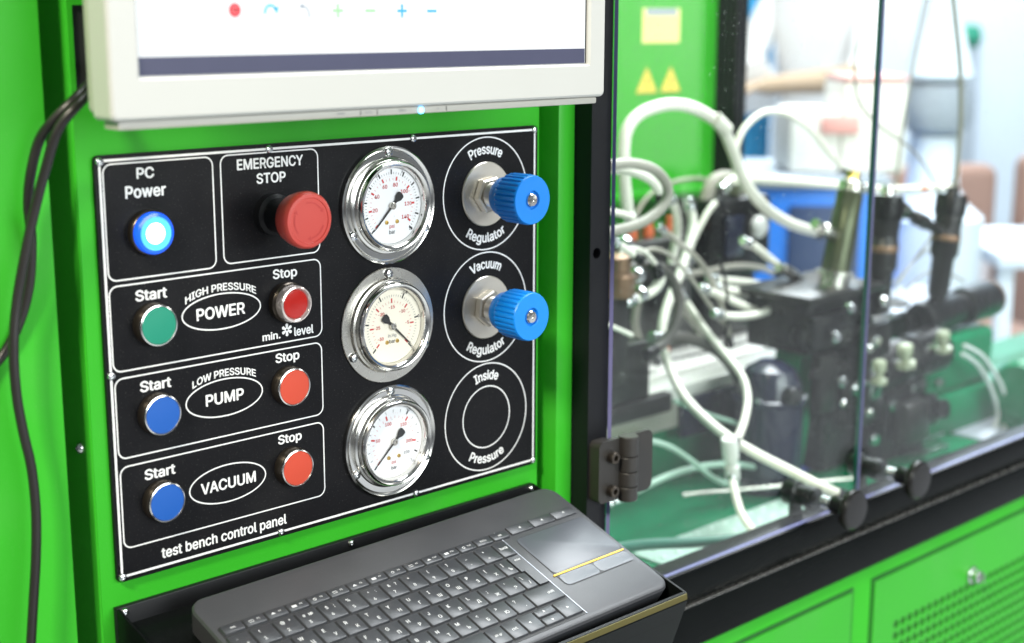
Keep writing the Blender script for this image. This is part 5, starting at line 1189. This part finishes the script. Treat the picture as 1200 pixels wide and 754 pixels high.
def person(root, pose, mats):
    """pose 'reach': standing, both forearms forward; 'sit': on a chair. local +y is away from the photographer's side, so the figure faces -x or -y by rotation"""
    J = {}; E = []; RG = {}
    def j(k, p, r): J[k] = (p, r)
    def e(a, b, mi): E.append((a, b)); RG[(a, b)] = mi
    SH, SK, TR, SO = 0, 1, 2, 3
    if pose == 'reach':
        z = .95
        j('pelvis', (0, 0, z), (.15, .11)); j('belly', (0, -.01, z + .16), (.145, .105)); j('chest', (0, -.02, z + .36), (.165, .115)); j('neckbase', (0, -.02, z + .50), (.075, .07)); j('neck', (0, -.03, z + .56), .055); j('head', (0, -.05, z + .67), (.078, .092)); j('crown', (0, -.045, z + .76), (.066, .076))
        for s, p in ((-1, 'l'), (1, 'r')):
            j(p + 'hip', (s * .09, 0, z - .06), (.088, .09)); j(p + 'knee', (s * .11, -.015, z - .46), .060); j(p + 'ankle', (s * .12, .02, z - .87), .042); j(p + 'toe', (s * .13, -.14, z - .915), .036)
            e('pelvis', p + 'hip', TR); e(p + 'hip', p + 'knee', TR); e(p + 'knee', p + 'ankle', TR); e(p + 'ankle', p + 'toe', SO)
            j(p + 'shoulder', (s * .185, -.02, z + .44), .062); j(p + 'elbow', (s * .235, -.14, z + .18), .047); j(p + 'wrist', (s * .13, -.38, z + .165), .030)
            e('chest', p + 'shoulder', SH); e(p + 'shoulder', p + 'elbow', SH); e(p + 'elbow', p + 'wrist', SK)
            hand(J, E, RG, p, J[p + 'wrist'][0], (-.25 * s, -1, -.05), (s, -.2, 0), (0, 0, 1), SK)
    else:
        z = .50
        j('pelvis', (0, 0, z), (.16, .12)); j('belly', (0, .01, z + .16), (.14, .105)); j('chest', (0, -.01, z + .34), (.16, .11)); j('neckbase', (0, -.01, z + .47), (.07, .066)); j('neck', (0, -.02, z + .53), .052); j('head', (0, -.04, z + .64), (.076, .09)); j('crown', (0, -.035, z + .73), (.066, .076))
        for s, p in ((-1, 'l'), (1, 'r')):
            j(p + 'hip', (s * .09, -.03, z - .01), .085); j(p + 'knee', (s * .12, -.43, z + .01), .060); j(p + 'ankle', (s * .12, -.42, .08), .042); j(p + 'toe', (s * .13, -.56, .037), .036)
            e('pelvis', p + 'hip', TR); e(p + 'hip', p + 'knee', TR); e(p + 'knee', p + 'ankle', TR); e(p + 'ankle', p + 'toe', SO)
            j(p + 'shoulder', (s * .175, -.01, z + .41), .058); j(p + 'elbow', (s * .22, -.10, z + .15), .044); j(p + 'wrist', (s * .12, -.30, z + .115), .029)
            e('chest', p + 'shoulder', SH); e(p + 'shoulder', p + 'elbow', SH); e(p + 'elbow', p + 'wrist', SK)
            hand(J, E, RG, p, J[p + 'wrist'][0], (-.2 * s, -1, 0), (s, -.2, 0), (0, 0, 1), SK)
    e('pelvis', 'belly', SH); e('belly', 'chest', SH); e('chest', 'neckbase', SH); e('neckbase', 'neck', SK); e('neck', 'head', SK); e('head', 'crown', SK)
    E.sort(key=lambda q: 0)
    figure(root, J, E, RG, mats[:4])
    h = Vector(J['head'][0]); c = Vector(J['crown'][0])
    m = MB()                                                       # hair: a cap over crown and nape
    vs = []; fs = []; nu, nv = 20, 8
    for a_ in range(nv + 1):
        ph = R(5 + 100 * a_ / nv)
        for b_2 in range(nu):
            th = 2 * math.pi * b_2 / nu; back = .5 + .5 * math.sin(th)
            ph2 = ph * (.72 + .42 * back)
            vs.append((h.x + .092 * math.sin(ph2) * math.cos(th), h.y + .012 + .108 * math.sin(ph2) * math.sin(th), h.z + .015 + .150 * math.cos(ph2)))
    for a_ in range(nv):
        for b_2 in range(nu):
            d_ = (b_2 + 1) % nu; fs.append([a_ * nu + b_2, a_ * nu + d_, (a_ + 1) * nu + d_, (a_ + 1) * nu + b_2])
    fs.append(list(range(nu))); m.add(vs, fs); m.build('hair', mats[4], root, angle=80)
    for s in (-1, 1):
        MB().lathe((h.x + s * .032, h.y - .086, h.z + .012), (0, -1, 0), [(.012, 0), (.009, .005), (0, .007)], seg=14).build('eye', 'whiteplas', root)
        MB().lathe((h.x + s * .082, h.y + .005, h.z - .005), (s, 0, 0), [(.024, 0), (.026, .006), (.018, .010), (0, .008)], seg=16).build('ear', mats[1], root)
    MB().tube([(h.x, h.y - .088, h.z + .015), (h.x, h.y - .108, h.z - .022), (h.x, h.y - .090, h.z - .030)], .011, 10, 4).build('nose', mats[1], root)
    MB().tube([(h.x - .024, h.y - .082, h.z - .055), (h.x, h.y - .090, h.z - .057), (h.x + .024, h.y - .082, h.z - .055)], .006, 8, 4).build('mouth', 'hallred', root)
t = hroot('person', 'person in a white shirt holding both forearms out over pale papers', 'person', .985, 4.6, FZ, -52)
person(t, 'reach', ['shirt', 'skin', 'darkcloth', 'inkblack', 'hair'])
t2 = hroot('paper_stack', 'loose white papers held in front of the white-shirted person', 'papers', .70, 4.3, 0)
for k in range(3):
    a_ = R(8 * k - 6)
    m = MB().box(-.055, .055, -.004, .004, -.05, .05, .001, 1, 0, Matrix.Translation((.012 * k, .012 * k, .215 - .03 * k)) @ Matrix.Rotation(a_ + R(-14), 4, 'Y') @ Matrix.Rotation(R(20), 4, 'X')); m.build('paper', 'shirt', t2)
for (lat, dist, rot, lab) in ((1.37, 4.3, 14, 'brown armchair with a pale mauve cushion beyond the white table'), (1.78, 4.6, -25, 'brown armchair with a pale mauve cushion nearer the hall wall')):
    t = hroot('armchair', lab, 'armchair', lat, dist, FZ, rot)
    MB().box(-.20, .20, -.24, .22, .12, .40, .03, 3).build('seat', 'mauve', t)
    MB().box(-.20, .20, .17, .27, .41, .86, .04, 3).build('backrest', 'mauve', t)
    MB().box(-.14, .13, .06, .165, .42, .68, .04, 3).build('cushion', 'trousers', t)
    for sx in (-1, 1):
        MB().box(sx * .245 - .04, sx * .245 + .04, -.25, .25, .12, .60, .03, 3).build('armrest', 'mauve', t)
        for sy in (-.2, .2): MB().lathe((sx * .2, sy, 0), (0, 0, 1), [(.012, 0), (.02, .119)], seg=12).build('leg', 'iron', t)
t = hroot('white_table', 'white display table near the seated people', 'table', 1.50, 3.55)
MB().box(-.30, .36, -.02, .45, .70, .74, .006).build('table_top', 'hallwhite', t)
for sx in (-.27, .33):
    for sy in (.02, .40): MB().box(sx - .018, sx + .018, sy - .018, sy + .018, 0, .699, .004).build('leg', 'hallwhite', t)
t = hroot('blue_kiosk', 'slim pale kiosk with a teal lamp against the hall wall', 'kiosk', 2.36, 7.6)
MB().box(-.05, .05, 0, .10, 0, 1.15, .01).build('kiosk_post', 'hallgrey', t)
MB().lathe((0, .05, 1.151), (0, 0, 1), [(.05, 0), (.07, .05), (.05, .11), (0, .12)], seg=24).build('kiosk_head', 'capgreen', t)
